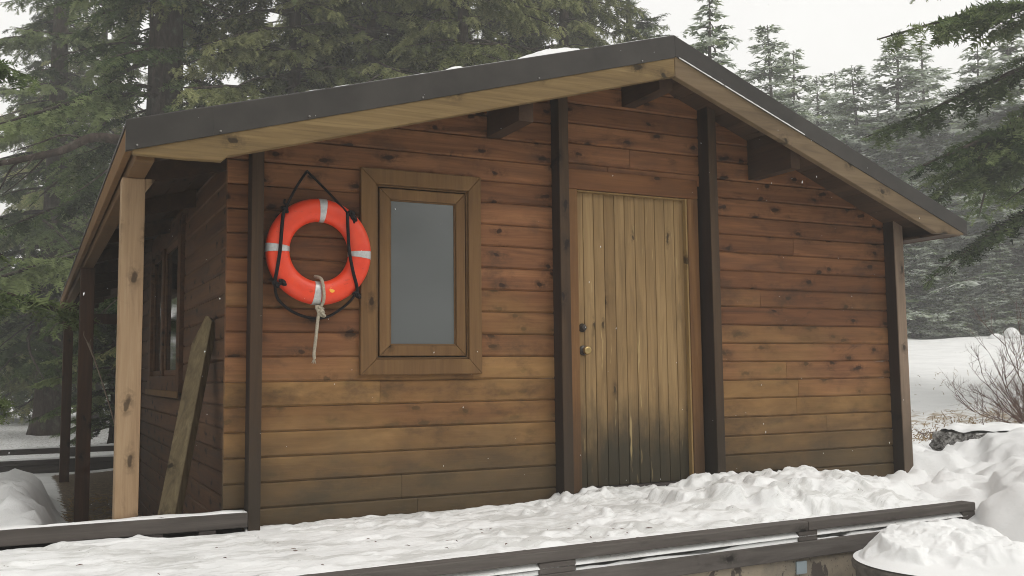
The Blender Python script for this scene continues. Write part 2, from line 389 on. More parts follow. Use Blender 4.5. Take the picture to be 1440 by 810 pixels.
under = sstep(-.46, -.3, X) * sstep(5.75, 5.5, X) * sstep(-.2, .2, Y) * sstep(14.2, 13.2, Y)
sx = (X - 6) * .8 + (Y - 1) * .6
straw = .62 * np.exp(-((sx - 6.2) / 1.5) ** 2) * sstep(0, 3, (X - 6) * .6 - (Y - 1) * .8 + 3) + .12 * sstep(.1, .5, n1.fbm(X * .15, Y * .15, 3)) * sstep(8, 12, X)
forest = sstep(48, 60, sx) + sstep(14.5, 20, Y) * sstep(14, 9, X)
dirt = np.clip(under * .95 + .42 * np.clip(forest, 0, 1) + .16 * sstep(-.5, -.62, X) * sstep(-.9, -.62, -X * 0 - .7) * 0, 0, 1)
dirt = np.maximum(dirt, .27 * sstep(-.9, -.45, X) * sstep(-.2, .5, Y) * sstep(10, 5, Y))
ground = raw('ground', np.stack([X, Y, Z], -1).reshape(-1, 3), F, M_GROUND, attrs={'dirt': ('POINT', dirt.ravel()), 'straw': ('POINT', straw.ravel())})
tag(ground, kind='structure')

# ------------------------------------------------------------------ cabin
cabin = empty('cabin', (0, 0, 0), 'small brown timber cabin with overhanging gable roof, plank door and side porch', 'cabin')
XL, ZL, XR, ZR, XE, ZE = -.35, 2.043, 2.963, 2.964, 5.656, 1.902
SLL = (ZR - ZL) / (XR - XL); SLR = (ZR - ZE) / (XE - XR)
def roof_z(x): return ZR - SLL * (XR - x) if x < XR else ZR - SLR * (x - XR)
YF, YB = -.53, 13.4
def plank(mb, fn, u0, u1, v0, v1, c0=None, c1=None, th=.045, cut0=False, cut1=False, ch=(.0095, .013, .009)):
    """one board with chamfered long edges; fn(u, v, n) -> xyz, n = 0 on the face and negative inside"""
    g, e0, e1 = ch
    lo = [(v0 + .001, -th), (v0 + .001, -g), (v0 + e0, 0)] if not cut0 else [(v0, -th), (v0, 0)]
    hi = [(v1 - e1, 0), (v1 - .001, -g), (v1 - .001, -th)] if not cut1 else [(v1, 0), (v1, -th)]
    mb.prism(lo + hi, lambda p, t: fn(t, p[0], p[1]), u0, u1)
def clad(mb, fn, u0, u1, v0, v1, pitch, phase, holes=()):
    k = math.floor((v0 - phase) / pitch)
    while phase + k * pitch < v1:
        a, b = phase + k * pitch, phase + (k + 1) * pitch; k += 1
        if b <= v0 + 1e-4: continue
        a2, b2 = max(a, v0), min(b, v1)
        jit = .0015 * (random.random() - .5)
        f2 = lambda u, v, n, j=jit: fn(u, v, n + j)
        hs = [h for h in holes if h[2] < b2 and h[3] > a2]
        if not hs:
            if u1 - u0 > 1.2 and random.random() < .3:
                us = u0 + (u1 - u0) * random.uniform(.25, .8)
                plank(mb, f2, u0, us - .0012, a2, b2, cut0=a2 > a, cut1=b2 < b); plank(mb, f2, us + .0012, u1, a2, b2, cut0=a2 > a, cut1=b2 < b)
            else: plank(mb, f2, u0, u1, a2, b2, cut0=a2 > a, cut1=b2 < b)
            continue
        h = hs[0]
        plank(mb, f2, u0, h[0], a2, b2, cut0=a2 > a, cut1=b2 < b); plank(mb, f2, h[1], u1, a2, b2, cut0=a2 > a, cut1=b2 < b)
        if a2 < h[2] - .01: plank(mb, f2, h[0], h[1], a2, h[2], cut1=True)
        if b2 > h[3] + .01: plank(mb, f2, h[0], h[1], h[3], b2, cut0=True)
def clip_roof(o, drop):
    bm = bmesh.new(); bm.from_mesh(o.data)
    for p, n in (((XR, 0, ZR - drop), (-SLL, 0, 1)), ((XR, 0, ZR - drop), (SLR, 0, 1))):
        bmesh.ops.bisect_plane(bm, geom=bm.verts[:] + bm.edges[:] + bm.faces[:], plane_co=p, plane_no=n, clear_outer=True)
    bm.to_mesh(o.data); bm.free()
fF = lambda u, v, n: (u, -n * -1 * -1, v)
fF = lambda u, v, n: (u, -n, v)                  # front face at y = 0
m = MB()
clad(m, fF, .225, 2.385, -.24, 2.99, .1417, 1.3015, [(1.05, 1.745, .82, 1.965)])
clad(m, fF, 2.386, 3.600, 2.10, 2.99, .138, 2.045)
clad(m, fF, 3.601, 5.41, -.24, 2.99, .1337, 1.2345)
w = m.build('wall', W_RED, cabin); clip_roof(w, .07)
fS = lambda u, v, n: (.34 - n * -1, u, v)
fS = lambda u, v, n: (.34 - n, u, v)             # porch side, facing -x
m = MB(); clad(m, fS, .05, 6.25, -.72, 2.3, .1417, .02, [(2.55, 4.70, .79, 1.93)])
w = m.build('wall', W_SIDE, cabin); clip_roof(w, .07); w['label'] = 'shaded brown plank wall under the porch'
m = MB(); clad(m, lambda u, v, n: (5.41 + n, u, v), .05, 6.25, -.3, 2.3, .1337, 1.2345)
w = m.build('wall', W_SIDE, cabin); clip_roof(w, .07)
m = MB(); clad(m, lambda u, v, n: (u, 6.30 + n, v), .30, 5.45, -.72, 2.99, .1417, .02)
w = m.build('wall', W_SOFF, cabin); clip_roof(w, .07)
# vertical posts on the front wall
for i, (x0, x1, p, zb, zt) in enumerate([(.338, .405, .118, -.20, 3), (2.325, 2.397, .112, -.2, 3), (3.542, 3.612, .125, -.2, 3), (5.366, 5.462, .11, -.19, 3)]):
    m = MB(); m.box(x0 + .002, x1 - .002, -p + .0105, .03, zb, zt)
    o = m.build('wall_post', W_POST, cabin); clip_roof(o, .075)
    m = MB(); m.box(x0, x1, -p, -p + .010, zb, zt); o2 = m.build('lit_face', W_POSTLIT2 if i == 3 else W_POSTLIT, o); clip_roof(o2, .075)  # thin front skin in a lit tone; the darker body shows as shaded side
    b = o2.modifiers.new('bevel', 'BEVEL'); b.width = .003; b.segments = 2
m = MB(); m.box(5.412, 5.455, .032, .10, -.19, 1.95); o = m.build('wall_post', W_CASE, cabin, bevel=.004); clip_roof(o, .075)
# rear corner posts of the side wall
m = MB(); m.box(.27, .36, 5.75, 5.87, -.7, 2.2); o = m.build('wall_post', W_POST, cabin); clip_roof(o, .075)
# sill strips at the foot of the right-hand wall, with a line of snow
m = MB(); m.box(3.63, 5.36, -.035, -.003, -.2, -.085); m.build('sill_board', W_RAIL, cabin, bevel=.004)

# ---- front window
def ring_frame(mb, x0, x1, z0, z1, wl, wr, wb, wt, y0, y1):
    """four mitred pieces round an opening"""
    o = [(x0, z0), (x1, z0), (x1, z1), (x0, z1)]; i = [(x0 + wl, z0 + wb), (x1 - wr, z0 + wb), (x1 - wr, z1 - wt), (x0 + wl, z1 - wt)]
    for k in range(4):
        k2 = (k + 1) % 4; mb.prism([o[k], o[k2], i[k2], i[k]], lambda p, t: (p[0], t, p[1]), y0, y1)
def level_frame(mbx, mbz, x0, x1, z0, z1, w_, y0, y1, wt=None, wb=None):
    wt = wt or w_; wb = wb or w_
    mbz.box(x0, x0 + w_, y0, y1, z0 + .0, z1); mbz.box(x1 - w_, x1, y0, y1, z0, z1)
    mbx.box(x0 + w_ + .0006, x1 - w_ - .0006, y0 + .001, y1, z1 - wt, z1); mbx.box(x0 + w_ + .0006, x1 - w_ - .0006, y0 + .001, y1, z0, z0 + wb)
m = MB(); ring_frame(m, 1.122, 1.688, .880, 1.905, .068, .064, .066, .066, -.019, .03)
win = m.build('window', W_CASE, cabin, bevel=.006)
m = MB(); ring_frame(m, 1.0, 1.793, .768, 2.02, .0975, .0875, .0925, .0955, -.034, .004); m.build('frame', W_CASE, win, bevel=.005)
m = MB(); ring_frame(m, 1.0978, 1.7052, .8608, 1.9242, .016, .010, .012, .012, -.014, .02); m.build('frame', W_CASEX, win, bevel=.004)
m = MB(); m.box(1.18, 1.63, .000, .008, .94, 1.842); m.build('pane', M_PANE, win)
m = MB(); ring_frame(m, 1.1895, 1.6245, .9455, 1.8395, .010, .010, .010, .010, -.006, .006); m.build('bead', W_CASEX, win, bevel=.002)
# ---- door
m = MB(); dw = .0838
for i in range(11):
    plank(m, lambda u, v, n: (v, .030 - n, u), .012, 2.0, 2.497 + i * dw, 2.497 + (i + 1) * dw, th=.035, ch=(.005, .0035, .0035))
door = m.build('door', W_DOOR, cabin)
m = MB(); m.lathe([(.006, -.002), (.029, 0), (.030, .006), (.024, .012), (.021, .014), (.019, .030), (.010, .032)], (2.56, .030, 1.068), 'y', 24); m.build('deadbolt', M_DMETAL, door, True)
m = MB(); m.lathe([(.006, -.002), (.034, 0), (.034, .005), (.028, .010), (.014, .012), (.013, .026)], (2.566, .030, .916), 'y', 24); kr = m.build('handle', M_DMETAL, door, True)
m = MB(); m.lathe([(.012, .026), (.016, .030), (.026, .040), (.029, .052), (.027, .064), (.017, .070), (.012, .068), (.008, .0685)], (2.566, .030, .916), 'y', 24); m.build('knob', M_BRASS, door, True)
m = MB(); m.box(2.437, 2.513, -.018, .04, -.12, 2.0); m.box(3.424, 3.514, -.018, .04, -.12, 2.0)
dfr = m.build('door_frame', W_DCASE, cabin, bevel=.004)
m = MB(); m.box(2.437, 3.514, -.020, .04, 2.0015, 2.138); m.build('lintel', W_DCASEX, dfr, bevel=.004)
m = MB(); m.box(3.4095, 3.4235, -.010, .0285, .0, 1.999); m.box(2.5135, 2.520, -.004, .0285, .0, 1.999); m.box(2.5205, 3.409, -.006, .0285, 1.988, 1.999); m.build('stop_bead', W_JAMB, dfr, bevel=.002)
m = MB(); m.box(2.514, 3.4235, -.03, .06, -.12, .008); m.build('threshold', W_RAIL2, dfr, bevel=.004)

# ---- side window
fx = lambda x: x
m = MB()
for (a, b, c, d) in ((2.53, 2.70, .64, 2.08), (4.62, 4.79, .64, 2.08), (2.7006, 4.6194, .64, .78), (2.7006, 4.6194, 1.94, 2.08)): m.box(.305, .355, a, b, c, d)
m.box(.315, .36, 3.72, 3.86, .7806, 1.9394)
sw = m.build('window', W_SIDE, cabin, bevel=.004)
m = MB(); m.box(.290, .304, 2.50, 4.82, .60, .655); m.build('sill', W_CASE, sw, bevel=.003)
m = MB(); m.box(.352, .358, 2.7, 3.722, .78, 1.94); m.build('pane', M_PANE2, sw)
m = MB(); m.box(.352, .358, 3.858, 4.62, .78, 1.94); m.build('pane', M_PANE2, sw)
m = MB()
for a, b in ((2.70, 3.72), (3.86, 4.62)):
    for (p, q, c, d) in ((a, a + .03, .78, 1.94), (b - .03, b, .78, 1.94), (a + .0305, b - .0305, .78, .83), (a + .0305, b - .0305, 1.89, 1.94)): m.box(.335, .3515, p + .0008, q - .0008, c + .0008, d - .0008)
m.build('sash', W_SIDE, sw, bevel=.003)

# ---- roof
TH = .075
fy = lambda p, t: (p[0], t, p[1])
m = MB()
# sheathing boards run along the roof, one strip each
def strips(xa, xb, n):
    for i in range(n):
        a = xa + (xb - xa) * i / n; b = xa + (xb - xa) * (i + 1) / n - math.copysign(.003, xb - xa)
        m.prism([(a, roof_z(a) - TH), (b, roof_z(b) - TH), (b, roof_z(b) - .022), (a, roof_z(a) - .022)], fy, YF + .045, YB)
strips(XL + .03, XR - .002, 24); strips(XR + .002, XE - .03, 19)
roof = m.build('roof', W_SOFF, cabin)
m = MB()
m.prism([(XL - .01, ZL - .02), (XR, ZR - .0205), (XE + .01, ZE - .02), (XE + .01, ZE), (XR, ZR + .001), (XL - .01, ZL)], fy, YF - .004, YB + .02)
m.build('roof_covering', M_ROOF, roof)
# black-brown flashing boards on the verge: left and right rake
def fl(p0, p1, d0, d1, y0, y1): return [(p0[0], p0[1]), (p1[0], p1[1]), (p1[0], p1[1] - d1), (p0[0], p0[1] - d0)]
m = MB(); xm = .62
def seg(xa, xb, da, db, y): m.prism([(xa, roof_z(xa) - .003), (xb, roof_z(xb) - .003), (xb, roof_z(xb) - db), (xa, roof_z(xa) - da)], fy, YF - .012 - y, YF + .02)
seg(XL - .012, .055, .158, .156, .003); seg(.045, XR, .156, .152, 0)
f1 = m.build('flashing', M_FLASH, roof, bevel=.002)
m = MB(); seg(XR + .0006, XE + .012, .142, .112, 0); m.build('flashing', M_FLASH, roof, bevel=.002)
M_SCREW = simple('screw_zinc', (.22, .21, .20), .5, .5)
for xx in (-.31, .09, .55, 1.2, 1.95, 2.7):
    m = MB(); m.lathe([(.001, .016), (.0055, .0155), (.006, .012), (.001, .011)], (xx, YF - .006, roof_z(xx) - .140), 'y', 8); m.build('screw', M_SCREW, f1, True)
# fascia timbers under the flashing, tails cut level
def zt(x): return roof_z(x)
m = MB(); m.prism([(XL + .02, zt(XL) - .13), (XR - .0005, ZR - .13), (XR - .0005, ZR - .277), (.13, zt(.13) - .277), (.10, 1.872), (-.10, 1.868), (XL + .02, 1.872)], fy, YF - .006, YF + .044)
m.build('fascia_board', W_FASC, roof, bevel=.006)
m = MB(); m.prism([(XR + .0005, ZR - .13), (XE - .02, zt(XE) - .09), (XE - .02, 1.787), (5.335, 1.787), (XR + .0005, ZR - .277)], fy, YF - .006, YF + .044)
m.build('fascia_board', W_FASC2, roof, bevel=.006)
# boards along the eaves
m = MB(); m.box(XL - .006, XL + .028, YF + .046, YB, 1.90, ZL - .024); m.build('eave_board', W_CASE, roof, bevel=.004)
m = MB(); m.box(XE - .028, XE + .004, YF + .046, YB, 1.787, ZE - .024); m.build('eave_board', W_DARKP, roof, bevel=.004)
m = MB(); m.box(5.470, XE - .03, YF + .046, YB - .1, 1.79, 1.805); m.build('soffit', W_SOFF, roof)
m = MB(); m.box(XL + .04, XL + .13, YF + .05, YB - .05, 1.852, 1.957); m.build('porch_beam', W_CASEX, roof, bevel=.004)
for k, (xa, xb, zb, za) in enumerate([(1.855, 1.955, 2.295, 2.66), (2.895, 3.0, 2.615, 2.88), (4.0, 4.085, 2.185, 2.5)]):
    m = MB(); m.box(xa, xb, YF + .075, .02, zb, za); o = m.build('purlin', W_PURL, roof); clip_roof(o, .077)
m = MB()
for k in range(10):                                    # rafters above the porch
    y = .35 + k * 1.42
    m = MB(); m.prism([(XL + .06, roof_z(XL + .06) - TH - .001), (.31, roof_z(.31) - TH - .001), (.31, roof_z(.31) - TH - .13), (XL + .06, roof_z(XL + .06) - TH - .115)], fy, y, y + .045)
    m.build('rafter', W_PURL, roof)
# ---- porch posts
for k, (xa, xb, ya, yb, zb, mt) in enumerate([(-.336, -.216, -.022, .095, -.5, W_TAN), (-.335, -.205, 4.75, 4.88, -.8, W_DARKP), (-.335, -.205, 9.95, 10.08, -1.0, W_DARKP)]):
    m = MB(); m.box(xa, xb, ya, yb, zb, 1.851); o = m.build('porch_post', mt, cabin, bevel=.006)
    if k == 0:
        o['label'] = 'pale new timber post at the porch corner'
        m = MB(); m.prism([(-.2155, 1.852), (-.2155, 1.78), (-.20, 1.80), (-.165, 1.852)], fy, -.015, .08); m.build('brace', W_TAN, o, bevel=.003)
# far bay of the porch: a dark beam across between the rear posts and the open end
m = MB(); m.box(-.33, 5.4, 13.0, 13.1, 1.72, 1.9); o = m.build('cross_beam', W_DARKP, cabin)
m = MB(); m.box(5.3, 5.42, 12.95, 13.08, -.9, 1.9); m.build('porch_post', W_DARKP, cabin)

# ------------------------------------------------------------------ deck with bull rails
deck = empty('deck', (1, -.8, -.9), 'raised timber deck with low brown edge rails below the cabin front', 'deck')
def dpt(x, dy, z): return (x - 1, deck_edge(x) + dy + .8, z + .9)     # deck coordinates (parent sits at the base)
def dbox(mb, xa, xb, d0, d1, z0, z1):
    mb.prism([(d0, z0), (d1, z0), (d1, z1), (d0, z1)], lambda p, t: dpt(t, p[0], p[1]), xa, xb)
m = MB(); k = 0
while k < 12:
    dd = -.0 + k * .145; 
    if dd > 1.25: break
    dbox(m, -3.2, 4.56, dd + .03, dd + .17, -.235, -.20); k += 1
m.build('floor_boards', W_RAIL, deck)
for xa, xb in ((-3.2, -.35), (-.346, 3.172), (3.176, 4.62)):
    m = MB(); dbox(m, xa, xb, -.004, .10, -.126, -.075); m.build('edge_rail', W_RAIL, deck, bevel=.005)
for xa, xb in ((-2.1, -1.85), (-.46, -.22), (1.43, 1.635), (3.10, 3.245), (4.5, 4.62)):
    m = MB(); dbox(m, xa, xb, .002, .095, -.182, -.1268); m.build('spacer', W_RAIL, deck, bevel=.004)
m = MB(); dbox(m, -3.2, 4.60, 0, .05, -.275, -.1828); m.build('rim_joist', W_RAIL, deck, bevel=.005)
m = MB(); m.prism([(4.515, -.165), (4.62, -.165), (4.62, -.115), (4.515, -.115)], lambda p, t: (p[0] - 1, t + .8, p[1] + .9), -1.2, -.5); m.build('edge_rail', W_RAIL2, deck, bevel=.005)
m = MB(); m.box(-3.4 - 1, .336 - 1, -.125 + .8, -.03 + .8, -.052 + .9, .031 + .9); m.build('porch_rail', W_RAIL, deck, bevel=.006)
for xa, xb in ((-1.3, -1.1), (-.19, -.10), (.08, .17)):
    m = MB(); m.box(xa - 1, xb - 1, .68, .765, .70, .847); m.build('spacer', W_RAIL2, deck, bevel=.004)
m = MB(); m.box(-4.4, -.68, .772, .80, .15, .846); m.build('rim_joist', W_RAIL2, deck)
fw = MB()
fw.prism([(.025, -1.5), (.30, -1.5), (.30, -.24), (.025, -.2755)], lambda p, t: (t, deck_edge(t) + p[0], p[1]), -3.2, 4.5)
fo = fw.build('foundation_wall', M_CONC, None); tag(fo, 'stained mottled concrete wall carrying the front of the timber deck', 'wall')
m = MB(); m.prism([(.014, -.36), (.0245, -.36), (.0245, -.262 - .03), (.014, -.262 - .03)], lambda p, t: (t, deck_edge(t) + p[0], p[1]), 3.09, 3.165)
o = m.build('wall_plate', M_GRATE, fo)

# rear rail beyond the porch
rail = empty('rear_rail', (-1, 14.2, -1.2), 'dark snow-dusted double rail running low behind the porch posts', 'railing')
for (z0, z1, y0, y1) in ((.60, .70, -.05, .06), (.41, .50, -.08, .04)):
    m = MB(); m.box(-9, 2.6, y0, y1, z0, z1); m.build('rail_beam', W_RAIL2, rail, bevel=.006)
for xx in (-7, -5, -3, -1.05, .9, 2.4):
    m = MB(); m.box(xx, xx + .2, -.04, .05, .5, .60); m.build('spacer', W_RAIL2, rail)
m = MB(); m.box(-9, 2.6, -.04, .03, -.3, .4095); m.build('rim_joist', W_RAIL2, rail)

# ------------------------------------------------------------------ snow lying on things
def sheet(name, X, Y, Z, skirt, label, mt=M_SNOW, kind='stuff'):
    nx, ny = X.shape; I = np.arange(nx * ny).reshape(nx, ny)
    F = np.stack([I[:-1, :-1], I[1:, :-1], I[1:, 1:], I[:-1, 1:]], -1).reshape(-1, 4)
    V = np.stack([X, Y, Z], -1).reshape(-1, 3)
    loop = np.concatenate([I[:, 0], I[-1, 1:], I[-2::-1, -1], I[0, -2:0:-1]])
    B = V[loop].copy(); B[:, 2] = np.minimum(B[:, 2] - .004, skirt if np.isscalar(skirt) else skirt.reshape(-1)[loop]); nb = len(loop); j = np.arange(nb) + len(V)
    S = np.stack([loop, j, np.roll(j, -1), np.roll(loop, -1)], -1)
    o = raw(name, np.concatenate([V, B]), np.concatenate([F, S]), mt)
    tag(o, label, 'snow', None, kind); return o
gx = np.linspace(-3.1, 4.55, 640); gt = np.linspace(0, 1, 130)
X, T = np.meshgrid(gx, gt, indexing='ij')
Y = deck_edge(X) + .002 + T * (-.032 - deck_edge(X) - .002)
Y = np.where(X < .33, deck_edge(X) + .002 + T * (-.128 - deck_edge(X) - .002), Y)
de = Y - deck_edge(X)
Z = -.082 + .028 * sstep(.0, .8, T)
rgh = .35 + .65 * sstep(.6, 2.2, X)
Z = Z + .010 * n1.fbm(X * 2, Y * 3, 4) + rgh * (.012 * np.abs(n2.fbm(X * 5, Y * 9, 4)) - .006) + .048 * sstep(2.0, 2.6, X) * sstep(.6, .95, T) + (.3 + .7 * rgh) * (.012 * (1 - np.abs(n3.fbm(X * 7, Y * 11, 4))) - .008)
tr = n3.fbm(X * 2.6, Y * 6.5, 3)                                             # trodden hollows
Z = Z - .016 * sstep(.25, .7, tr) * sstep(.10, .25, de)
Z = Z + .045 * np.clip(n1.fbm(X * 9, Y * 9, 3) + n2(X * 2, Y * 2) * .5 + sstep(1.2, 3, X) * .5 - .55, 0, 1) * rgh * sstep(.12, .3, de)
big = []
def scatter(n, xa, xb, ya, yb, ra, rb, za, hs=1.):
    for _ in range(n):
        x = random.uniform(xa, xb); y = random.uniform(ya, yb); r = ra + (rb - ra) * random.random() ** 2
        big.append((x, y, r, r * random.uniform(.55, 1.0) * hs, za))
heapz = .085 * np.exp(-((X - 3.85) / .62) ** 2 - ((Y + .80) / .33) ** 2) + .05 * np.exp(-((X - 3.0) / .7) ** 2 - ((Y + .85) / .3) ** 2) + .035 * sstep(3.2, 3.6, X) * sstep(-1.22, -.95, Y) * sstep(4.5, 4.1, X)
Z = Z + heapz * (1 + .3 * n2.fbm(X * 4, Y * 4, 3))
def zat(x, y): return -.06 + .085 * math.exp(-((x - 3.85) / .62) ** 2 - ((y + .80) / .33) ** 2) + .05 * math.exp(-((x - 3.0) / .7) ** 2 - ((y + .85) / .3) ** 2)
for _ in range(150):
    x = random.gauss(3.7, .45); y = random.gauss(-.78, .22); 
    if not (2.6 < x < 4.42 and -1.16 < y < -.18): continue
    r = random.uniform(.03, .13); big.append((x, y, r, r * random.uniform(.5, .9), zat(x, y) - .02))
for x, y, r, h in [(3.28, -.66, .11, .15), (3.45, -.74, .13, .13), (3.62, -.62, .16, .15), (3.85, -.72, .19, .14), (4.08, -.80, .15, .13), (4.24, -.70, .14, .13), (4.34, -.92, .12, .10), (3.72, -1.0, .16, .10), (3.4, -1.0, .14, .09)]:
    big.append((x, y, r * .9, h * .72, zat(x, y) - .04))
for _ in range(170):
    x = random.uniform(1.3, 3.3); y = deck_edge(x) + random.uniform(.16, .95); r = random.uniform(.02, .085)
    big.append((x, y, r, r * random.uniform(.12, .40), zat(x, y) - .012))
for _ in range(70):
    x = random.uniform(-1.2, 1.6); y = deck_edge(x) + random.uniform(.14, .8); r = random.uniform(.012, .045)
    big.append((x, y, r, r * random.uniform(.08, .2), -.066))
Z = chunks(X, Y, Z, big)
Z = np.where(de < .11, np.minimum(Z, -.064 + .006 * n2.fbm(X * 12, Y * 12, 3)), Z)  # thin on the rail
Z = np.maximum(Z, -.0735 + .002 * n1(X * 30, Y * 30)); Z = np.where(de < .25, np.minimum(Z, -.064 + (de - .10) * .9), Z)
foot = -.055 + .0 * X
skirt = np.where(de < .11, -.074, -.2)
deck_snow = sheet('deck_snow', X, Y, Z, skirt, 'trodden snow with shovelled clods covering the deck before the door', M_TROD)
# snow below the rail, seen through the gap
gx = np.linspace(-3.1, 4.5, 300); gt = np.linspace(.012, .13, 10); X, T = np.meshgrid(gx, gt, indexing='ij')
sheet('gap_snow', X, deck_edge(X) + T, -.166 + .016 * n1(X * 3, T) + .012 * n2(X * 11, T * 30), -.2, 'thin strip of snow in the gap beneath the front edge rail')
# roof snow
gx = np.linspace(-.33, 2.93, 260); gy = np.concatenate([np.linspace(YF + .002, 1.5, 70), np.linspace(1.6, YB - .05, 60)]); X, Y = np.meshgrid(gx, gy, indexing='ij')
rz = ZR - SLL * (XR - X)
cov = .003 + .004 * n2(X * 30, Y * 9) * sstep(.2, .5, n1.fbm(X * 3, Y * 2, 3)) + .02 * sstep(.9, 2.2, Y) * (1 + .5 * n1.fbm(X * 2.5, Y * 1.5, 4)) + .062 * np.sqrt(np.clip(1 - ((X - 2.10) / .24) ** 2 - ((Y + .30) / .22) ** 2 + .3 * n1.fbm(X * 9, Y * 9, 3), 0, 1)) + .03 * np.sqrt(np.clip(1 - ((X - 1.43) / .07) ** 2 - ((Y + .42) / .1) ** 2, 0, 1))
sheet('roof_snow', X, Y, rz + .001 + cov, rz - .0, 'thin patchy snow on the long left roof slope')
gx = np.linspace(2.99, 5.62, 120); gy = np.linspace(YF + .05, YB - .05, 70); X, Y = np.meshgrid(gx, gy, indexing='ij'); rz = ZR - SLR * (X - XR)
sheet('roof_snow', X, Y, rz + .001 + .004 + .02 * sstep(.5, 2., Y), rz - .0, 'thin snow on the short right roof slope')
m = MB()
for xa, xb in ((XR + .03, 3.35), (3.36, 4.05)):
    n = 40; pts = [(xa + (xb - xa) * i / n) for i in range(n + 1)]
    up = [(x, roof_z(x) - .1415 + (-.0 ) + .0035 + .003 * random.random() - (x - XR) * -.0112) for x in pts]; lo = [(x, roof_z(x) - .142 + (x - XR) * .0112) for x in pts][::-1]
    m.prism(up + lo, fy, YF - .020, YF - .0125)
o = m.build('snow_line', M_SNOW, None); tag(o, 'thin line of snow under the right roof flashing', 'snow', None, 'stuff')
m = MB(); m.box(3.75, 5.33, -.034, -.004, -.0845, -.068); o = m.build('sill_snow', M_SNOW, None, bevel=.005); tag(o, 'narrow white snow strip on the sill of the right wall', 'snow', None, 'stuff')
X, Y = np.meshgrid(np.linspace(-3.3, .33, 200), np.linspace(-.123, -.034, 6), indexing='ij')
sheet('rail_snow', X, Y, .0315 + .003 + .004 * n1.fbm(X * 9, Y * 20, 3), .030, 'thin powdering of snow along the porch rail')
for nm, (z0, y0, y1) in (('rear_rail_snow', (-.499, 14.16, 14.25)), ('rear_rail_snow', (-.70 + .001, 14.13, 14.23))):
    X, Y = np.meshgrid(np.linspace(-9.8, 1.5, 160), np.linspace(y0, y1, 6), indexing='ij')
    sheet(nm, X, Y, z0 + .014 + .02 * np.abs(n1.fbm(X * 3, Y * 8, 3)), z0 - .001, 'snow along the ' + ('upper' if z0 > -.6 else 'lower') + ' beam of the rear rail')

# ------------------------------------------------------------------ life ring
RC = (.738, -.063, 1.4876)
ring = empty('life_ring', (RC[0], 0, RC[2]), 'orange life ring with silver bands hung by black rope beside the front window', 'life ring')
def torus(mb, a0, a1, n, R=.2435, rw=.0683, rd=.050, m_=28, caps=False):
    vs = []; fs = []; full = abs(a1 - a0) > 6.28
    for i in range(n if full else n + 1):
        a = a0 + (a1 - a0) * i / n
        for k in range(m_):
            b = 2 * math.pi * k / m_; cb, sb = math.cos(b), math.sin(b)
            cb = math.copysign(abs(cb) ** .9, cb); sb = math.copysign(abs(sb) ** .9, sb)
            r = R + rw * cb; vs.append((r * math.cos(a), RC[1] - rd * sb, r * math.sin(a)))
    N_ = n if full else n + 1
    for i in range(n):
        for k in range(m_):
            i2 = (i + 1) % N_; fs.append((i * m_ + k, i * m_ + (k + 1) % m_, i2 * m_ + (k + 1) % m_, i2 * m_ + k))
    if not full: fs.append(tuple(range(m_))); fs.append(tuple(n * m_ + k for k in range(m_)))
    mb.add(vs, fs)
m = MB(); torus(m, 0, 2 * math.pi, 96); m.build('ring_body', M_ORANGE, ring, True)
for a in (87, 178, 266, -2):
    m = MB(); torus(m, R_(a - 4.6), R_(a + 4.6), 8, rw=.0694, rd=.0512); m.build('reflective_band', M_BAND, ring, True)
def spl(pts, k=6):
    P = [Vector(p) for p in pts]; out = []
    for i in range(len(P) - 1):
        a = P[max(i - 1, 0)]; b = P[i]; c = P[i + 1]; d = P[min(i + 2, len(P) - 1)]
        for j in range(k):
            t = j / k; out.append(.5 * ((2 * b) + (c - a) * t + (2 * a - 5 * b + 4 * c - d) * t * t + (3 * b - a - 3 * c + d) * t ** 3))
    return out + [P[-1]]
def rl(x, y, z): return (x - RC[0], y, z - RC[2])
m = MB(); rb = .0088
m.tube(spl([rl(.533, -.112, 1.735), rl(.60, -.072, 1.86), rl(.664, -.034, 1.955), rl(.672, -.03, 1.962), rl(.68, -.034, 1.957), rl(.79, -.07, 1.84), rl(.90, -.108, 1.712)]), rb * .85, 8)
m.tube(spl([rl(.536, -.112, 1.735), rl(.517, -.115, 1.70), rl(.507, -.121, 1.62), rl(.497, -.124, 1.48), rl(.482, -.112, 1.36), rl(.474, -.10, 1.30), rl(.49, -.110, 1.285), rl(.515, -.116, 1.30)]), rb * 1.15, 8)
m.tube(spl([rl(.893, -.112, 1.722), rl(.893, -.122, 1.62), rl(.899, -.127, 1.50), rl(.922, -.124, 1.38), rl(.948, -.112, 1.30), rl(.957, -.10, 1.262), rl(.945, -.105, 1.235), rl(.93, -.108, 1.25)]), rb * 1.15, 8)
m.tube(spl([rl(.474, -.095, 1.298), rl(.50, -.05, 1.215), rl(.565, -.03, 1.155), rl(.64, -.026, 1.118), rl(.714, -.024, 1.102), rl(.79, -.026, 1.108), rl(.86, -.03, 1.145), rl(.925, -.05, 1.20), rl(.957, -.09, 1.258)]), rb * .95, 8)
def knot(mb, c, r, seed):
    q = random.Random(seed); pts = [Vector(c) + Vector((r * math.cos(t * 2.1) * (1 + .3 * q.random()), r * .55 * math.sin(t * 3.3), r * math.sin(t * 1.7))) for t in [i * .5 for i in range(12)]]
    mb.tube(spl(pts, 4), .0078, 7)
for i, (x, z) in enumerate([(.523, 1.715), (.93, 1.69), (.955, 1.235), (.478, 1.285), (.515, 1.297), (.918, 1.715)]): knot(m, rl(x, -.112, z), .013, i)
m.tube([rl(.90, -.112, 1.715), rl(.925, -.112, 1.69), rl(.935, -.108, 1.66)], .007, 7); m.tube([rl(.535, -.112, 1.735), rl(.52, -.11, 1.755), rl(.524, -.11, 1.775)], .007, 7)
m.build('grab_rope', M_BLACK, ring, True)
m = MB()
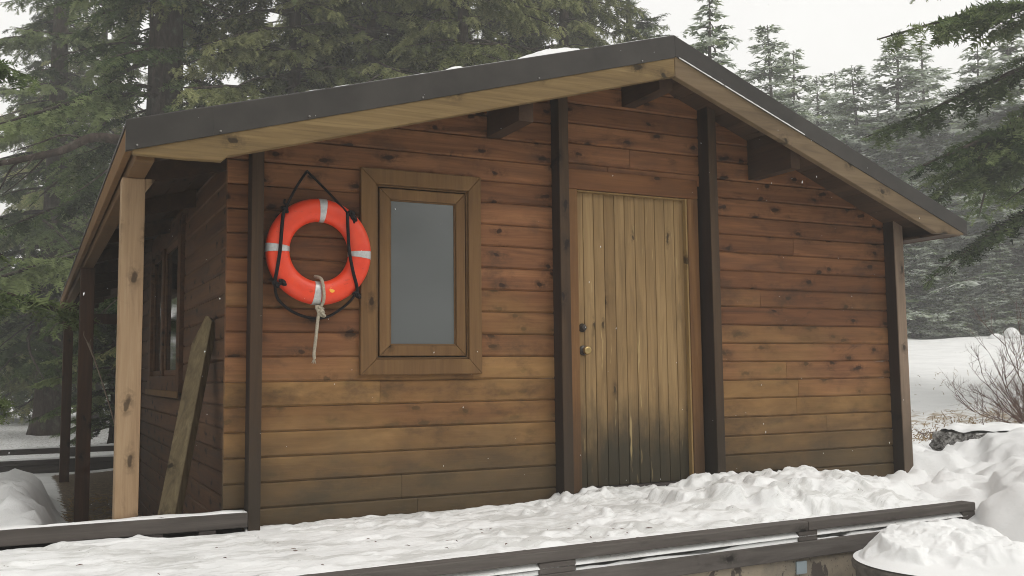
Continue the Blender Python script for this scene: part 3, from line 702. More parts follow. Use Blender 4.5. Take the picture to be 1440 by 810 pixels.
m.tube(spl([rl(.722, -.03, 1.345), rl(.740, -.085, 1.332), rl(.745, -.118, 1.30), rl(.752, -.1225, 1.24), rl(.753, -.108, 1.195), rl(.742, -.09, 1.165), rl(.735, -.085, 1.14), rl(.727, -.08, 1.08), rl(.722, -.07, 1.0), rl(.716, -.05, .90), rl(.719, -.046, .865)]), [.0095] * 61, 8)
for i in range(2): knot(m, rl(.735 + .008 * i, -.092, 1.150 - .022 * i), .018, 20 + i)
for i in range(7): m.tube([rl(.718, -.046, .872), rl(.718 + random.uniform(-.017, .012), -.045 + random.uniform(-.008, .008), .845 - random.random() * .012)], [.0035, .0012], 5)
m.build('tail_rope', M_CREAM, ring, True)
m = MB(); m.lathe([(.001, .0015), (.016, .001), (.0165, -.004)], (0, 0, 0), 'y', 14); o = m.build('round_sticker', M_STICK, ring)
o.location = rl(.803, -.1115, 1.262); o.rotation_euler = (R_(-8), 0, 0)
m = MB(); m.tube([rl(.672, .0, 1.955), rl(.672, -.045, 1.962)], .004, 8); m.build('nail', M_DMETAL, ring)

# ------------------------------------------------------------------ leaning board and sticks in the porch
lb = MB(); B0 = Vector((-.02, .62, -.30)); B1 = Vector((.305, 1.13, 1.165))
ax = (B1 - B0).normalized(); sx_ = Vector((1, 0, 0)); sx_ = (sx_ - ax * sx_.dot(ax)).normalized(); sy_ = ax.cross(sx_)
Lb = (B1 - B0).length; wv = .066; tv = .031
_a = R_(46); sx_, sy_ = sx_ * math.cos(_a) - sy_ * math.sin(_a), sx_ * math.sin(_a) + sy_ * math.cos(_a)
out = [(-wv, 0), (wv, 0), (wv, Lb - .05), (.5 * wv, Lb - .01), (.1 * wv, Lb), (-wv, Lb - .20)]
m = MB(); m.prism(out, lambda p, t: (sx_ * p[0] + Vector((0, 0, 1)) * 0 + ax * p[1] + sy_ * t), -tv, tv)
o = m.build('leaning_board', W_LEAN, None, bevel=.005); o.location = B0; tag(o, 'mossy grey board leaning against the porch side wall, top end split', 'board')
m = MB(); m.tube(spl([(0, 0, 0), (.055, -.03, -.14), (.12, -.09, -.34), (.20, -.2, -.62), (.245, -.25, -.80)]), [.009] * 8 + [.007] * 9 + [.006] * 8, 6)
for a in ((.0, 0, .0), (-.02, .0, .03)): pass
m.tube(spl([(0, 0, 0), (-.03, .02, .06), (-.03, .02, .1)]), .004, 5); m.tube(spl([(.05, -.03, -.13), (.02, -.04, -.02), (.03, -.04, .03)]), .003, 5)
o = m.build('dry_stick', simple('stick_grey', (.20, .16, .12), .9, 0, .1), None, True); o.location = (-.285, 4.2, 1.10); tag(o, 'thin dry crooked stick slanting between the dark and the pale porch posts', 'stick')
m = MB()
for i in range(320):
    x = random.uniform(-.38, .33); y = random.uniform(.35, 7.5); z = float(ground_z(x, y, False)); a = random.uniform(0, 6.28); l = random.uniform(.06, .3); e = random.uniform(-.05, .7) * random.random()
    d = Vector((math.cos(a) * math.cos(e), math.sin(a) * math.cos(e), math.sin(e))) * l
    m.tube([(x, y, z + .01), (x + d.x * .5, y + d.y * .5, z + .02 + d.z * .5 + .02 * random.random()), (x + d.x, y + d.y, z + .01 + d.z)], [.004, .003, .0015], 4)
o = m.build('straw_litter', M_STRAW, None); tag(o, 'dry straw and twigs scattered on the porch ground', 'straw', None, 'stuff')

# ------------------------------------------------------------------ round tub heaped with snow
TX, TY, TZ, TR = 3.60, -1.98, -.235, .50
tub = MB()
tub.lathe([(.40, -.9), (.47, -.5), (.485, -.20), (.49, -.06), (.505, -.045), (.51, -.018), (.50, -.004), (.485, .0), (.43, .0), (.42, -.03)], (0, 0, 0), 'z', 64)
to = tub.build('tub', M_CONC_TUB, None, True); to.location = (TX, TY, TZ); tag(to, 'round grey tub with rounded rim, heaped with snow in front of the deck', 'tub')
gr = np.linspace(0, 1, 90); ga = np.linspace(0, 2 * np.pi, 200)
A, Rr = np.meshgrid(ga, gr, indexing='ij')
X = TX + .50 * Rr * np.cos(A); Y = TY + .50 * Rr * np.sin(A)
Z = TZ + .004 + .022 * np.sqrt(np.clip(1 - Rr, 0, 1)) 
def tub_h(x, y):
    hx, hy = x - TX, y - TY
    d = np.sqrt(hx ** 2 + hy ** 2) / .47
    rise = sstep(-.36, .22, hx * .55 + hy * .83)
    return (.04 * sstep(-.30, .04, hx + hy * .3) + .085 * rise) * np.clip(1 - d ** 3.2, 0, 1) ** .8
Z = Z + tub_h(X, Y) * (1 + .25 * n1.fbm(X * 6, Y * 6, 4))
cl = []
for _ in range(90):
    a = random.uniform(0, 6.28); r = .36 * random.random() ** .6; x = TX + .06 + r * math.cos(a); y = TY + .03 + r * math.sin(a)
    if (x - TX) * .5 + (y - TY) < -.24: continue
    q = random.uniform(.02, .09); cl.append((x, y, q, q * random.uniform(.4, .8), TZ + .015 + float(tub_h(np.array(x), np.array(y))) - .015))
Z = chunks(X, Y, Z, cl)
nx, ny = X.shape; I = np.arange(nx * ny).reshape(nx, ny); F = np.stack([I[:-1, :-1], I[:-1, 1:], I[1:, 1:], I[1:, :-1]], -1).reshape(-1, 4)
o = raw('tub_snow', np.stack([X, Y, Z], -1).reshape(-1, 3), F, M_SNOW); tag(o, 'lumpy heap of snow filling the round grey tub', 'snow', None, 'stuff')
# ------------------------------------------------------------------ stump, boulders, bushes, grass on the right
sx0, sy0 = away(1396, 10.0); sz0 = float(ground_z(sx0, sy0))
def rough_block(name, r, h, mt, seed, flat=.75, nseg=40, dome=False):
    q = Noise(seed); vs = []; fs = []; hs = [0, .12, .35, .6, .82, .95, 1.0, 1.0]; rs = [1.25, 1.12, 1.0, .97, .96, .95, .90, .0] if not dome else [1.1, 1.12, 1.05, .88, .62, .38, .2, .0]
    for i, (a, b) in enumerate(zip(hs, rs)):
        for k in range(nseg):
            t = 2 * math.pi * k / nseg; rr = r * b * (1 + .22 * float(q(np.array(math.cos(t) * 1.6 + 3), np.array(math.sin(t) * 1.6 + a))) + .22 * float(q(np.array(math.cos(t) * 6), np.array(math.sin(t) * 6 + a * 3))))
            vs.append((rr * math.cos(t), rr * math.sin(t) * flat, h * a))
    for i in range(len(hs) - 1):
        for k in range(nseg): fs.append((i * nseg + k, i * nseg + (k + 1) % nseg, (i + 1) * nseg + (k + 1) % nseg, (i + 1) * nseg + k))
    m = MB(); m.add(vs, fs); return m.build(name, mt, None, True)
o = rough_block('tree_stump', .62, .38, M_STUMP, 5); o.location = (sx0 + .25, sy0 + .25, sz0 - .12); tag(o, 'dark broken tree stump capped with snow behind the snow bank', 'stump')
A, Rr = np.meshgrid(np.linspace(0, 2 * np.pi, 80), np.linspace(0, 1, 24), indexing='ij')
X = sx0 + .25 + .56 * Rr * np.cos(A) * (1 + .12 * np.sin(3 * A)); Y = sy0 + .25 + .44 * Rr * np.sin(A); Z = sz0 + .258 + .075 * np.sqrt(np.clip(1 - Rr ** 2, 0, 1)) + .035 * n1.fbm(X * 4, Y * 4, 4)
nx, ny = X.shape; I = np.arange(nx * ny).reshape(nx, ny); F = np.stack([I[:-1, :-1], I[:-1, 1:], I[1:, 1:], I[1:, :-1]], -1).reshape(-1, 4)
o = raw('stump_snow', np.stack([X, Y, Z], -1).reshape(-1, 3), F, M_SNOW); tag(o, 'flat cap of snow on the broken tree stump', 'snow', None, 'stuff')
for k, (px, D, r, h, lab) in enumerate([(1398, 36, .24, .22, 'low snow-covered boulder at the far edge of the clearing'), (1421, 36, .27, .40, 'rounder taller snow-covered boulder beside the low one')]):
    x, y = away(px, D); o = rough_block('boulder', r, h, M_SNOW, 30 + k, 1.0, dome=True); o.location = (x, y, float(ground_z(x, y)) - .04); tag(o, lab, 'boulder', 'snowy boulders at the clearing edge')

def bush_mesh(seed, n, H, spread, depth=3):
    q = random.Random(seed); m = MB()
    def grow(p, d, l, r, lev):
        pts = [p]; dd = d.copy(); k = 5
        for i in range(k):
            dd = (dd + Vector((q.gauss(0, .13), q.gauss(0, .13), q.gauss(.04, .10)))).normalized(); pts.append(pts[-1] + dd * l / k)
        m.tube(pts, [r * (1 - .75 * i / k) for i in range(k + 1)], 5 if lev < 2 else 4, cap=False)
        if lev < depth:
            for _ in range(q.randint(3, 5)):
                t = q.uniform(.25, .98); i = min(int(t * k), k - 1); b = pts[i].lerp(pts[i + 1], t * k - i)
                s = (dd + Vector((q.gauss(0, .6), q.gauss(0, .6), q.gauss(.15, .4)))).normalized()
                grow(b, s, l * q.uniform(.35, .6), r * .5, lev + 1)
    for _ in range(n):
        a = q.uniform(0, 6.28); e = q.uniform(.25, 1.2); d = Vector((math.cos(a) * math.cos(e) * spread, math.sin(a) * math.cos(e) * spread, math.sin(e)))
        grow(Vector((q.gauss(0, .06), q.gauss(0, .06), 0)), d.normalized(), H * q.uniform(.6, 1.05), .011, 0)
    return m
for k, (px, D, n, H, sp, lab) in enumerate([(1438, 13.2, 26, .95, 1.6, 'leafless reddish bush at the right edge of the clearing'), (1372, 10.6, 6, .62, 1.9, 'low sprawling leafless twigs next to the snow-capped stump'), (1462, 12, 9, 1.5, .7, 'taller bare bush whose twigs reach in from the right')]):
    x, y = away(px, D); o = bush_mesh(40 + k, n, H, sp).build('bare_bush', M_TWIG, None, True); o.location = (x, y, float(ground_z(x, y)) - .05); tag(o, lab, 'bush', 'bare bushes beside the snow bank')
m = MB()
for (px, D, sp, n) in ((1352, 12.8, .8, 300), (1312, 12.0, .5, 150), (1395, 14.0, .9, 300), (1290, 13, .5, 60), (1330, 18, 2.5, 60)):
    cx_, cy_ = away(px, D)
    for _ in range(n):
        x = cx_ + random.gauss(0, sp); y = cy_ + random.gauss(0, sp * .5); z = float(ground_z(x, y, False)); a = random.uniform(0, 6.28); l = random.uniform(.04, .15); e = random.uniform(.1, 1.0)
        d = Vector((math.cos(a) * math.cos(e), math.sin(a) * math.cos(e), math.sin(e))) * l
        m.tube([(x, y, z - .01), (x + d.x * .5, y + d.y * .5, z + d.z * .7), (x + d.x, y + d.y, z + d.z * .8)], [.005, .004, .001], 3, cap=False)
o = m.build('dry_grass', M_STRAW, None); tag(o, 'tufts of dry tan grass poking through the snow', 'grass', None, 'stuff')
m = MB()
for i in range(46):
    x = random.uniform(-1.2, 3.2); y = deck_edge(x) + random.uniform(.13, .9); a = random.uniform(0, 6.28); l = random.uniform(.012, .05)
    if x > 2.3: l *= .6
    d = Vector((math.cos(a), math.sin(a), 0)) * l
    hit = -.062 + random.random() * .012
    m.tube([(x, y, hit), (x + d.x * .5 + random.uniform(-.004, .004), y + d.y * .5, hit + .002), (x + d.x, y + d.y, hit)], [.001, .0016 + .002 * random.random(), .0008], 4)
o = m.build('twig_litter', M_TWIG, None); tag(o, 'small needles and bits of bark lying on the deck snow', 'litter', None, 'stuff')

# ------------------------------------------------------------------ conifers
def foliage(name, dark, mid, light, snow=False):
    m, nt, bs, N, L = mat(name); g = NG(nt)
    t = g.node('ShaderNodeAttribute', attribute_name='tint').outputs['Fac']
    c = g.ramp(t, [(.1, dark), (.5, mid), (.9, light)])
    s = g.node('ShaderNodeAttribute', attribute_name='frost').outputs['Fac']
    c = g.mix(s, c, (.76, .79, .74))
    d = g.node('ShaderNodeBsdfDiffuse', {'Color': c, 'Roughness': .5}); tr = g.node('ShaderNodeBsdfTranslucent', {'Color': c})
    mx = g.node('ShaderNodeMixShader', {0: .4, 1: d.outputs[0], 2: tr.outputs[0]})
    N.remove(bs); L.new(mx.outputs[0], N['Material Output'].inputs['Surface'])
    return m
def barkmat(name, a, b, c):
    m, nt, bs, N, L = mat(name); g = NG(nt)
    co = g.node('ShaderNodeTexCoord').outputs['Object']
    n = g.noise(g.vmul(co, (9., 9., 2.5)), 1., 6, .7, .5); li = g.noise(co, 2.6, 6, .7)
    k = g.ramp(n, [(.3, a), (.5, b), (.72, c)]); k = g.mix(g.math('MULTIPLY', g.maprange(li, .52, .7), .55), k, (.16, .17, .13))
    L.new(k, bs.inputs['Base Color']); bs.inputs['Roughness'].default_value = .95; bs.inputs['Specular IOR Level'].default_value = .1
    L.new(g.node('ShaderNodeBump', {'Height': n, 'Strength': 1., 'Distance': .04}).outputs[0], bs.inputs['Normal'])
    return m
M_BARK = barkmat('spruce_bark', (.014, .010, .008), (.045, .033, .027), (.10, .08, .066))
F_NEAR = foliage('dark_spruce_needles', (.018, .031, .013), (.085, .125, .046), (.24, .29, .125))
F_OLIVE = foliage('olive_hemlock_needles', (.036, .045, .016), (.16, .18, .068), (.36, .37, .17))
F_FAR = foliage('grey_green_spruce_needles', (.045, .075, .032), (.16, .225, .105), (.33, .39, .21))  # tones paled to carry part of the mist over the far trees
def nrm(a): return a / np.maximum(np.linalg.norm(a, axis=-1, keepdims=True), 1e-9)
def cross(a, b): return np.cross(a, b)
def tree_geo(seed, H, base, R, nb, s2, s3, lod, droop=.35, hang=.25, frost=0., lo_up=-.1, sizes=1., gap=0., whorl=.62, shape=.8):
    """returns crown triangles (verts, faces, tint, frost) and the limb segments for the trunk mesh"""
    q = np.random.default_rng(seed)
    nw = max(4, int((H - base) / whorl)); u = np.clip((np.floor((np.arange(nb) + q.random(nb)) / nb * nw) + .5 + q.normal(0, .22, nb)) / nw, .002, .998); hb = base + (H - base) * u
    az = (np.arange(nb) * 2.399 + q.random(nb) * 1.2)
    Lb = R * np.clip((1 - u), .05, 1) ** shape * q.uniform(.6, 1.15, nb)
    lop = 1 + .28 * np.sin(az + seed) * q.uniform(.3, 1, nb) + .22 * np.sin(hb * 1.7 + seed); Lb *= np.clip(lop, .45, 1.5)
    Lb *= 1 - gap * (q.random(nb) < .3)
    el = lo_up + .50 * u + q.normal(0, .09, nb)
    ns = 7; t = np.linspace(0, 1, ns)
    def axis(i, tt):   # branch i (array), t -> point and tangent
        L = Lb[i]; ca, sa = np.cos(az[i]), np.sin(az[i]); e = el[i]
        r = L * tt * np.cos(e); z = L * (tt * np.sin(e) - droop * tt ** 2 + .6 * droop * np.maximum(tt - .6, 0) ** 2 * 2)
        sway = .10 * L * np.sin(tt * 4 + az[i] * 7)
        return np.stack([r * ca - sway * sa, r * sa + sway * ca, hb[i] + z], -1)
    # secondary twigs
    n2 = np.maximum(4, (Lb / s2).astype(int)); bi = np.repeat(np.arange(nb), n2); M = len(bi)
    tt = q.uniform(.10, 1., M) ** .85; p2 = axis(bi, tt); tan = nrm(axis(bi, np.minimum(tt + .02, 1.02)) - axis(bi, tt - .02))
    side = np.where(q.random(M) < .5, -1., 1.); up = np.array([0, 0, 1.]); lat = nrm(cross(tan, up)) * side[:, None]
    l2 = (.40 * Lb[bi] * (1 - tt) ** .75 + .16) * q.uniform(.55, 1.15, M)
    d2 = nrm(tan * q.uniform(.45, .9, M)[:, None] + lat * q.uniform(.5, 1., M)[:, None] + up * (q.normal(-hang * .4, .16, M))[:, None])
    tb = .12 + .30 * (tt - .62) + q.normal(.40, .18, nb)[bi] + q.normal(0, .13, M)
    # tertiary sprays
    n3_ = np.maximum(2, (l2 / s3).astype(int)); i2 = np.repeat(np.arange(M), n3_); K = len(i2)
    s = q.uniform(.06, 1., K); sag = -hang * .5 * s ** 2 * l2[i2]
    p3 = p2[i2] + d2[i2] * (s * l2[i2])[:, None] + up * sag[:, None]
    sd = np.where(q.random(K) < .5, -1., 1.); la = nrm(cross(d2[i2], up)) * sd[:, None]
    d3 = nrm(d2[i2] * q.uniform(.4, 1.1, K)[:, None] + la * q.uniform(.2, 1., K)[:, None] + up * q.normal(-hang, .18, K)[:, None])
    l3 = np.minimum(.26, .30 * l2[i2] * (1 - s) + .075) * q.uniform(.7, 1.25, K) * sizes
    tn = tb[i2] + .22 * (s - .4) + q.normal(0, .07, K)
    fr = ((q.random(M) < frost * 2.2 * np.clip((tt - .25) / .5, 0, 1))[i2] & (q.random(K) < .8)).astype(float) * q.uniform(.45, 1., K)  # snow dusting, made heavier on far crowns to stand in for mist
    w3 = nrm(cross(d3, up + .35 * q.normal(size=(K, 3)))); n3v = nrm(cross(w3, d3))
    if lod == 0:     # needles in serrated rows on either side of each twig
        nk = 5; T = []
        for j in range(nk):
            f = (j + .1) / nk; wl = l3 * (.36 - .16 * f); wid = (l3 * .17)[:, None]
            for sg in (-1, 1):
                a = p3 + d3 * (l3 * f)[:, None]; b = a + d3 * wid
                c = a + d3 * (l3 * .22)[:, None] + w3 * (sg * wl)[:, None] + n3v * (l3 * q.normal(.04, .10, K))[:, None]
                T.append(np.stack([a, b, c], 1))
        a = p3 + d3 * (l3 * .85)[:, None] - w3 * (l3 * .05)[:, None]; b = p3 + d3 * (l3 * .85)[:, None] + w3 * (l3 * .05)[:, None]; T.append(np.stack([a, b, p3 + d3 * (l3 * 1.2)[:, None]], 1))
        per = len(T); tri = np.stack(T, 1).reshape(-1, 3, 3)
    else:
        a = p3; w = (l3 * (.30 if lod == 1 else .34))[:, None]; mid = p3 + d3 * (l3 * .45)[:, None]; tip = p3 + d3 * (l3 * 1.15)[:, None]
        bend = n3v * (l3 * .12)[:, None]
        T = [np.stack([a, mid + w3 * w - bend, mid + d3 * (l3 * .1)[:, None]], 1), np.stack([a, mid + d3 * (l3 * .1)[:, None], mid - w3 * w - bend], 1), np.stack([mid + w3 * w * .55, tip, mid - w3 * w * .55], 1)]
        per = len(T); tri = np.stack(T, 1).reshape(-1, 3, 3)
    V = tri.reshape(-1, 3); F = np.arange(len(V)).reshape(-1, 3)
    tint = np.clip(np.repeat(tn, per) + q.normal(0, .05, len(F)), 0, 1); fro = np.repeat(fr, per)
    # limbs: tapered four-sided tubes along each branch
    I = np.arange(nb); pts = np.stack([axis(I, np.full(nb, x)) for x in t], 1)
    tg = nrm(np.gradient(pts, axis=1)); la = nrm(cross(tg, up)); vv = nrm(cross(la, tg))
    rad = (.010 + .016 * Lb)[:, None] * (1 - .85 * t)[None, :]
    ringv = np.stack([pts + (la * math.cos(a) + vv * math.sin(a)) * rad[..., None] for a in (0, 1.57, 3.14, 4.71)], 2)   # nb, ns, 4, 3
    base_i = (np.arange(nb) * ns * 4)[:, None, None] + (np.arange(ns - 1) * 4)[None, :, None] + np.arange(4)[None, None, :]
    nx_ = (np.arange(nb) * ns * 4)[:, None, None] + (np.arange(ns - 1) * 4)[None, :, None] + ((np.arange(4) + 1) % 4)[None, None, :]
    LF = np.stack([base_i, nx_, nx_ + 4, base_i + 4], -1).reshape(-1, 4); LV = ringv.reshape(-1, 3)
    # thin twig stems for near trees
    if lod == 0:
        wv = nrm(cross(d2, up)) * .0045; e2 = p2 + d2 * (l2 * .9)[:, None] + up * (-hang * .4 * l2)[:, None]
        SV = np.stack([p2 - wv, p2 + wv, e2 + wv * .3, e2 - wv * .3], 1).reshape(-1, 3); SF = np.arange(len(SV)).reshape(-1, 4) + len(LV)
        LV = np.concatenate([LV, SV]); LF = np.concatenate([LF, SF])
    return V, F, tint, fro, LV, LF
def trunk_geo(H, r, seed, n=18, seg=26):
    q = Noise(seed); t = np.linspace(0, 1, seg); vs = []
    for i, x in enumerate(t):
        rr = r * (1 - x) ** .85 + .012 + r * .55 * math.exp(-x * H / .5)
        cx, cy = .12 * q(np.array(x * 3.), np.array(.5)), .12 * q(np.array(.5), np.array(x * 3.))
        for k in range(n):
            a = 2 * math.pi * k / n; f = 1 + .10 * float(q(np.array(math.cos(a) * 2 + 9), np.array(math.sin(a) * 2 + x * H * .5))) ; vs.append((cx + rr * f * math.cos(a), cy + rr * f * math.sin(a), -.3 + x * (H + .3)))
    F = [(i * n + k, i * n + (k + 1) % n, (i + 1) * n + (k + 1) % n, (i + 1) * n + k) for i in range(seg - 1) for k in range(n)]
    return np.array(vs, float), np.array(F)
def make_tree(name, fol, H, r, **kw):
    V, F, ti, fr, LV, LF = tree_geo(H=H, **kw)
    TV, TF = trunk_geo(H, r, kw['seed'])
    root = bpy.data.objects.new(name, None); col.objects.link(root); root.empty_display_size = .3
    raw('crown', V, F, fol, root, False, {'tint': ('FACE', ti), 'frost': ('FACE', fr)})
    raw('trunk', np.concatenate([TV, LV]), np.concatenate([TF, LF + len(TV)]), M_BARK, root, True)
    return root
def copy_tree(src):
    o = src.copy(); col.objects.link(o)
    for ch in src.children: c = ch.copy(); col.objects.link(c); c.parent = o
    return o
used = set()
def put(src, px, D, ytop=None, rot=0., sc_=1., label='', group=None, cat='tree', wide=1., xy=None):
    o = src if src.name not in used else copy_tree(src)
    used.add(src.name); used.add(o.name)
    x, y = xy if xy else away(px, D)
    z = float(ground_z(x, y, False)); H = o['height'] if 'height' in o else 15
    if ytop is not None:
        hor = 532.3 - (px - 42.5) * .0112; top = CP.z + (hor - ytop) * D / 1358.3; sc_ = (top - z) / src['h0']
    o.location = (x, y, z); o.rotation_euler = (0, 0, rot); o.scale = (sc_ * wide, sc_ * wide, sc_)
    tag(o, label, cat, group); return o
def proto(*a, **k):
    o = make_tree(*a, **k); o['h0'] = k['H'] if 'H' in k else a[2]; return o
HAZE, SUN, EXPO, SKYK = .0036, .5, .99, 2.75
SPR = proto('spruce_tree', F_NEAR, 17., .24, seed=3, base=.7, R=3.4, nb=150, whorl=.55, s2=.085, s3=.06, lod=0, droop=.30, hang=.30, sizes=1.35)
HEM = proto('hemlock_tree', F_OLIVE, 19., .22, seed=8, base=1.6, R=4.6, nb=185, whorl=.6, s2=.10, s3=.062, lod=0, droop=.50, hang=.75, sizes=1.3, gap=.25)
BIG = proto('spruce_tree', F_NEAR, 27., .50, seed=14, base=3.6, R=4.4, nb=170, s2=.12, s3=.07, lod=0, droop=.42, hang=.5, sizes=1.4, gap=.35)
G = 'conifers behind the cabin and its porch'
put(BIG, 222, 21.5, label='massive spruce trunk rising behind the left roof corner', group=G, rot=.6)
put(BIG, 72, 30, rot=3.3, sc_=.85, label='tall straight spruce trunk with high boughs, left of the massive trunk', group=G)
put(SPR, 0, 0, xy=(-3.7, 5.6), rot=.4, label='nearest dark spruce whose boughs hang in at the left edge', group=G)
put(SPR, 0, 0, xy=(-5.4, 13.2), rot=2.2, sc_=1.1, label='dark spruce standing left of the porch posts by the rear rail', group=G)
put(SPR, 72, 40, rot=3.9, sc_=1.35, label='bushy spruce farther back beyond the rear rail, left of the massive trunk', group=G)
put(SPR, 168, 24, rot=5.1, sc_=.5, wide=1.1, label='small dense spruce seen between the dark and pale porch posts', group=G)
put(HEM, -190, 38, rot=1.1, sc_=1., label='lighter olive conifer standing far left behind the nearest boughs', group=G)
put(HEM, 135, 38, rot=2.7, sc_=1.2, label='tall olive conifer beyond the rear rail, left of the massive trunk', group=G)
put(HEM, 412, 22, rot=2.5, sc_=.95, label='drooping hemlock right of the massive trunk, its boughs over the porch end of the roof', group=G)
put(HEM, 520, 23, rot=5.2, sc_=1.0, label='nearer hemlock with hanging boughs over the roof above the ring and window', group=G)
put(HEM, 655, 22, rot=1.4, sc_=.95, label='nearer hemlock whose boughs sweep low over the mid left roof slope', group=G)
put(HEM, 470, 33, rot=4.4, sc_=1.1, label='drooping hemlock above the life ring end of the roof', group=G)
put(HEM, 585, 26, rot=3.1, sc_=1.15, label='drooping hemlock above the roof over the front window', group=G)
put(HEM, 690, 30, rot=5.6, sc_=1.15, label='olive hemlock above the snow patch on the roof', group=G)
put(HEM, 800, 28, rot=1.9, sc_=1.05, label='olive hemlock above the roof, left of the ridge', group=G)
put(SPR, 892, 33, rot=.9, sc_=1.0, label='spruce whose boughs meet the roof ridge', group=G)
FA = proto('spruce_tree', F_FAR, 16., .16, seed=21, base=.8, whorl=.75, R=3.7, lo_up=-.12, shape=.68, nb=250, s2=.12, s3=.08, lod=1, droop=.30, hang=.2, frost=.50, sizes=2.1)
FB = proto('spruce_tree', F_FAR, 16., .15, seed=22, base=1.4, R=3.0, nb=200, s2=.12, s3=.08, lod=1, droop=.38, hang=.25, frost=.50, sizes=2.1, gap=.3, shape=.7)
FC = proto('spruce_tree', F_FAR, 16., .17, seed=23, base=.5, whorl=.85, R=4.0, shape=.7, nb=260, s2=.13, s3=.085, lod=1, droop=.26, hang=.15, frost=.50, sizes=2.2)
NR = proto('spruce_tree', F_NEAR, 18., .26, seed=31, base=3.5, R=4.0, nb=105, s2=.10, s3=.06, lod=0, droop=.34, hang=.28, sizes=1.35, gap=.2, shape=.6)
G2 = 'hazy conifers beyond the clearing'
put(NR, 1560, 15.5, rot=1.2, label='nearest dark spruce reaching in from the top right corner', group=G2)
for (s, px, D, yt, lab, wd) in [
    (FB, 1012, 33, -25, 'dark sparse conifer leaving the frame top just right of the ridge', 1.0),
    (FA, 1093, 42, 22, 'tallest pointed spruce over the right roof slope', .85),
    (FB, 1130, 47, 60, 'slim pale spruce right of the tallest one over the right slope', 1.0),
    (FC, 1160, 52, 100, 'low hazy spruce midway down the right roof slope', .9),
    (FB, 1188, 56, 92, 'thin hazy spruce left of the dense round-topped one', .9),
    (FA, 1216, 46, 84, 'dense hazy spruce above the lower right roof slope', .95),
    (FB, 1248, 58, 118, 'short pale conifer in the gap between two dense spruces', 1.),
    (FA, 1276, 45, 44, 'tall snow-dusted spruce above the right eave', 1.0),
    (FB, 1312, 49, 50, 'tall slim spruce right of the snow-dusted one above the eave', 1.0),
    (FC, 1345, 44, 120, 'broad frosted spruce behind the boulders, left one', .9),
    (FC, 1290, 40, 250, 'young frosted spruce beside the right cabin corner', .8),
    (FA, 1392, 43, 60, 'broad frosted spruce rising behind the boulders', 1.),
    (FA, 1440, 41, 30, 'tall frosted spruce at the right frame edge', 1.),
    (FC, 1410, 38.5, 330, 'small snowy young spruce just behind the boulders', .8),
    (FC, 1340, 39, 350, 'small snowy young spruce at the edge of the clearing left of the boulders', .8),
    (FC, 1040, 40, 110, 'hazy spruce low behind the upper right roof slope', .9)]:
    put(s, px, D, yt, rot=px * .37, label=lab, group=G2, wide=wd * 1.6)
# the wood behind: one far mass
Vs, Fs, Ts, Rs = [], [], [], []; Tv, Tf = [], []; nv = nt_ = 0; q = random.Random(5)
geos = [tree_geo(seed=50 + k, H=16., base=.6, R=(3.3, 3.8, 2.9)[k], shape=.7, nb=130, s2=.20, s3=.12, lod=2, droop=.32, hang=.2, frost=.42, sizes=2.7, whorl=1.0) for k in range(3)]
def far_tree(x, y, h):
    global nv, nt_
    V, F, ti, fr, LV, LF = geos[q.randrange(3)]; k = h / 16; a = q.uniform(0, 6.28); c, s = math.cos(a), math.sin(a); z = float(ground_z(x, y, False)); w = k * q.uniform(.85, 1.2)
    M = np.array([[c * w, -s * w, 0], [s * w, c * w, 0], [0, 0, k]])
    Vs.append(V @ M.T + (x, y, z)); Fs.append(F + nv); Ts.append(ti); Rs.append(fr); nv += len(V)
    TV, TF = trunk_geo(16., .15, 3, n=6, seg=6); TV = TV @ M.T + (x, y, z); Tv.append(TV); Tf.append(TF + nt_); nt_ += len(TV)
for i in range(50):
    px = q.uniform(1000, 1620); D = q.uniform(52, 90); x, y = away(px, D); far_tree(x, y, q.uniform(9.5, 17.0) * D / 62 * .82)
for i in range(34):
    px = q.uniform(-250, 1000); D = q.uniform(38, 75); x, y = away(px, D)
    if abs(x + .85 + .125 * (y - 13)) > 2.6: far_tree(x, y, q.uniform(3, 6.5))
for i in range(40):                                  # the wood goes on behind the viewer
    x = q.uniform(-30, 34); y = -q.uniform(15, 34)
    far_tree(x, y, q.uniform(9, 15))
for i in range(14):
    px = q.uniform(1262, 1500); D = q.uniform(44, 50); x, y = away(px, D); far_tree(x, y, q.uniform(5, 9))
o = raw('distant_forest', np.concatenate(Vs), np.concatenate(Fs), F_FAR, None, False, {'tint': ('FACE', np.concatenate(Ts)), 'frost': ('FACE', np.concatenate(Rs))})
tag(o, 'hazy grey-green conifer wood filling the background', 'forest', None, 'stuff')
o2 = raw('distant_trunks', np.concatenate(Tv), np.concatenate(Tf), M_BARK, o, True); o2['kind'] = 'stuff'
# dead mossy limb left of the trunk
m = MB(); x, y = away(170, 17.5)
P = spl([(0, 0, 0), (-.55, .1, .05), (-1.1, .0, -.28), (-1.7, -.1, -.50), (-2.4, -.25, -.78), (-3.2, -.3, -1.35)], 5)
m.tube(P, [.10 - .075 * i / len(P) for i in range(len(P))], 8)
for k in (6, 9, 12, 15, 18, 20):
    p = P[k]; d = Vector((random.uniform(-.8, -.2), random.uniform(-.3, .3), random.uniform(-.6, .1)))
    m.tube(spl([p, p + d * .5 + Vector((0, 0, .06)), p + d + Vector((0, 0, -.1)), p + d * 1.5 + Vector((-.1, 0, -.3))], 4), [.025 - .02 * i / 13 for i in range(13)], 5)
bigr = [o for o in bpy.data.objects if o.get('label', '').startswith('massive')][0]
o = m.build('dead_limb', M_BARK, bigr, True)
hor_ = 532.3 - (170 - 42.5) * .0112
o.matrix_parent_inverse = Matrix(); wm = Matrix.Translation((x, y, CP.z + (hor_ - 195) * 17.5 / 1358.3))
bm_ = Matrix.Translation(bigr.location) @ Euler(bigr.rotation_euler).to_matrix().to_4x4()
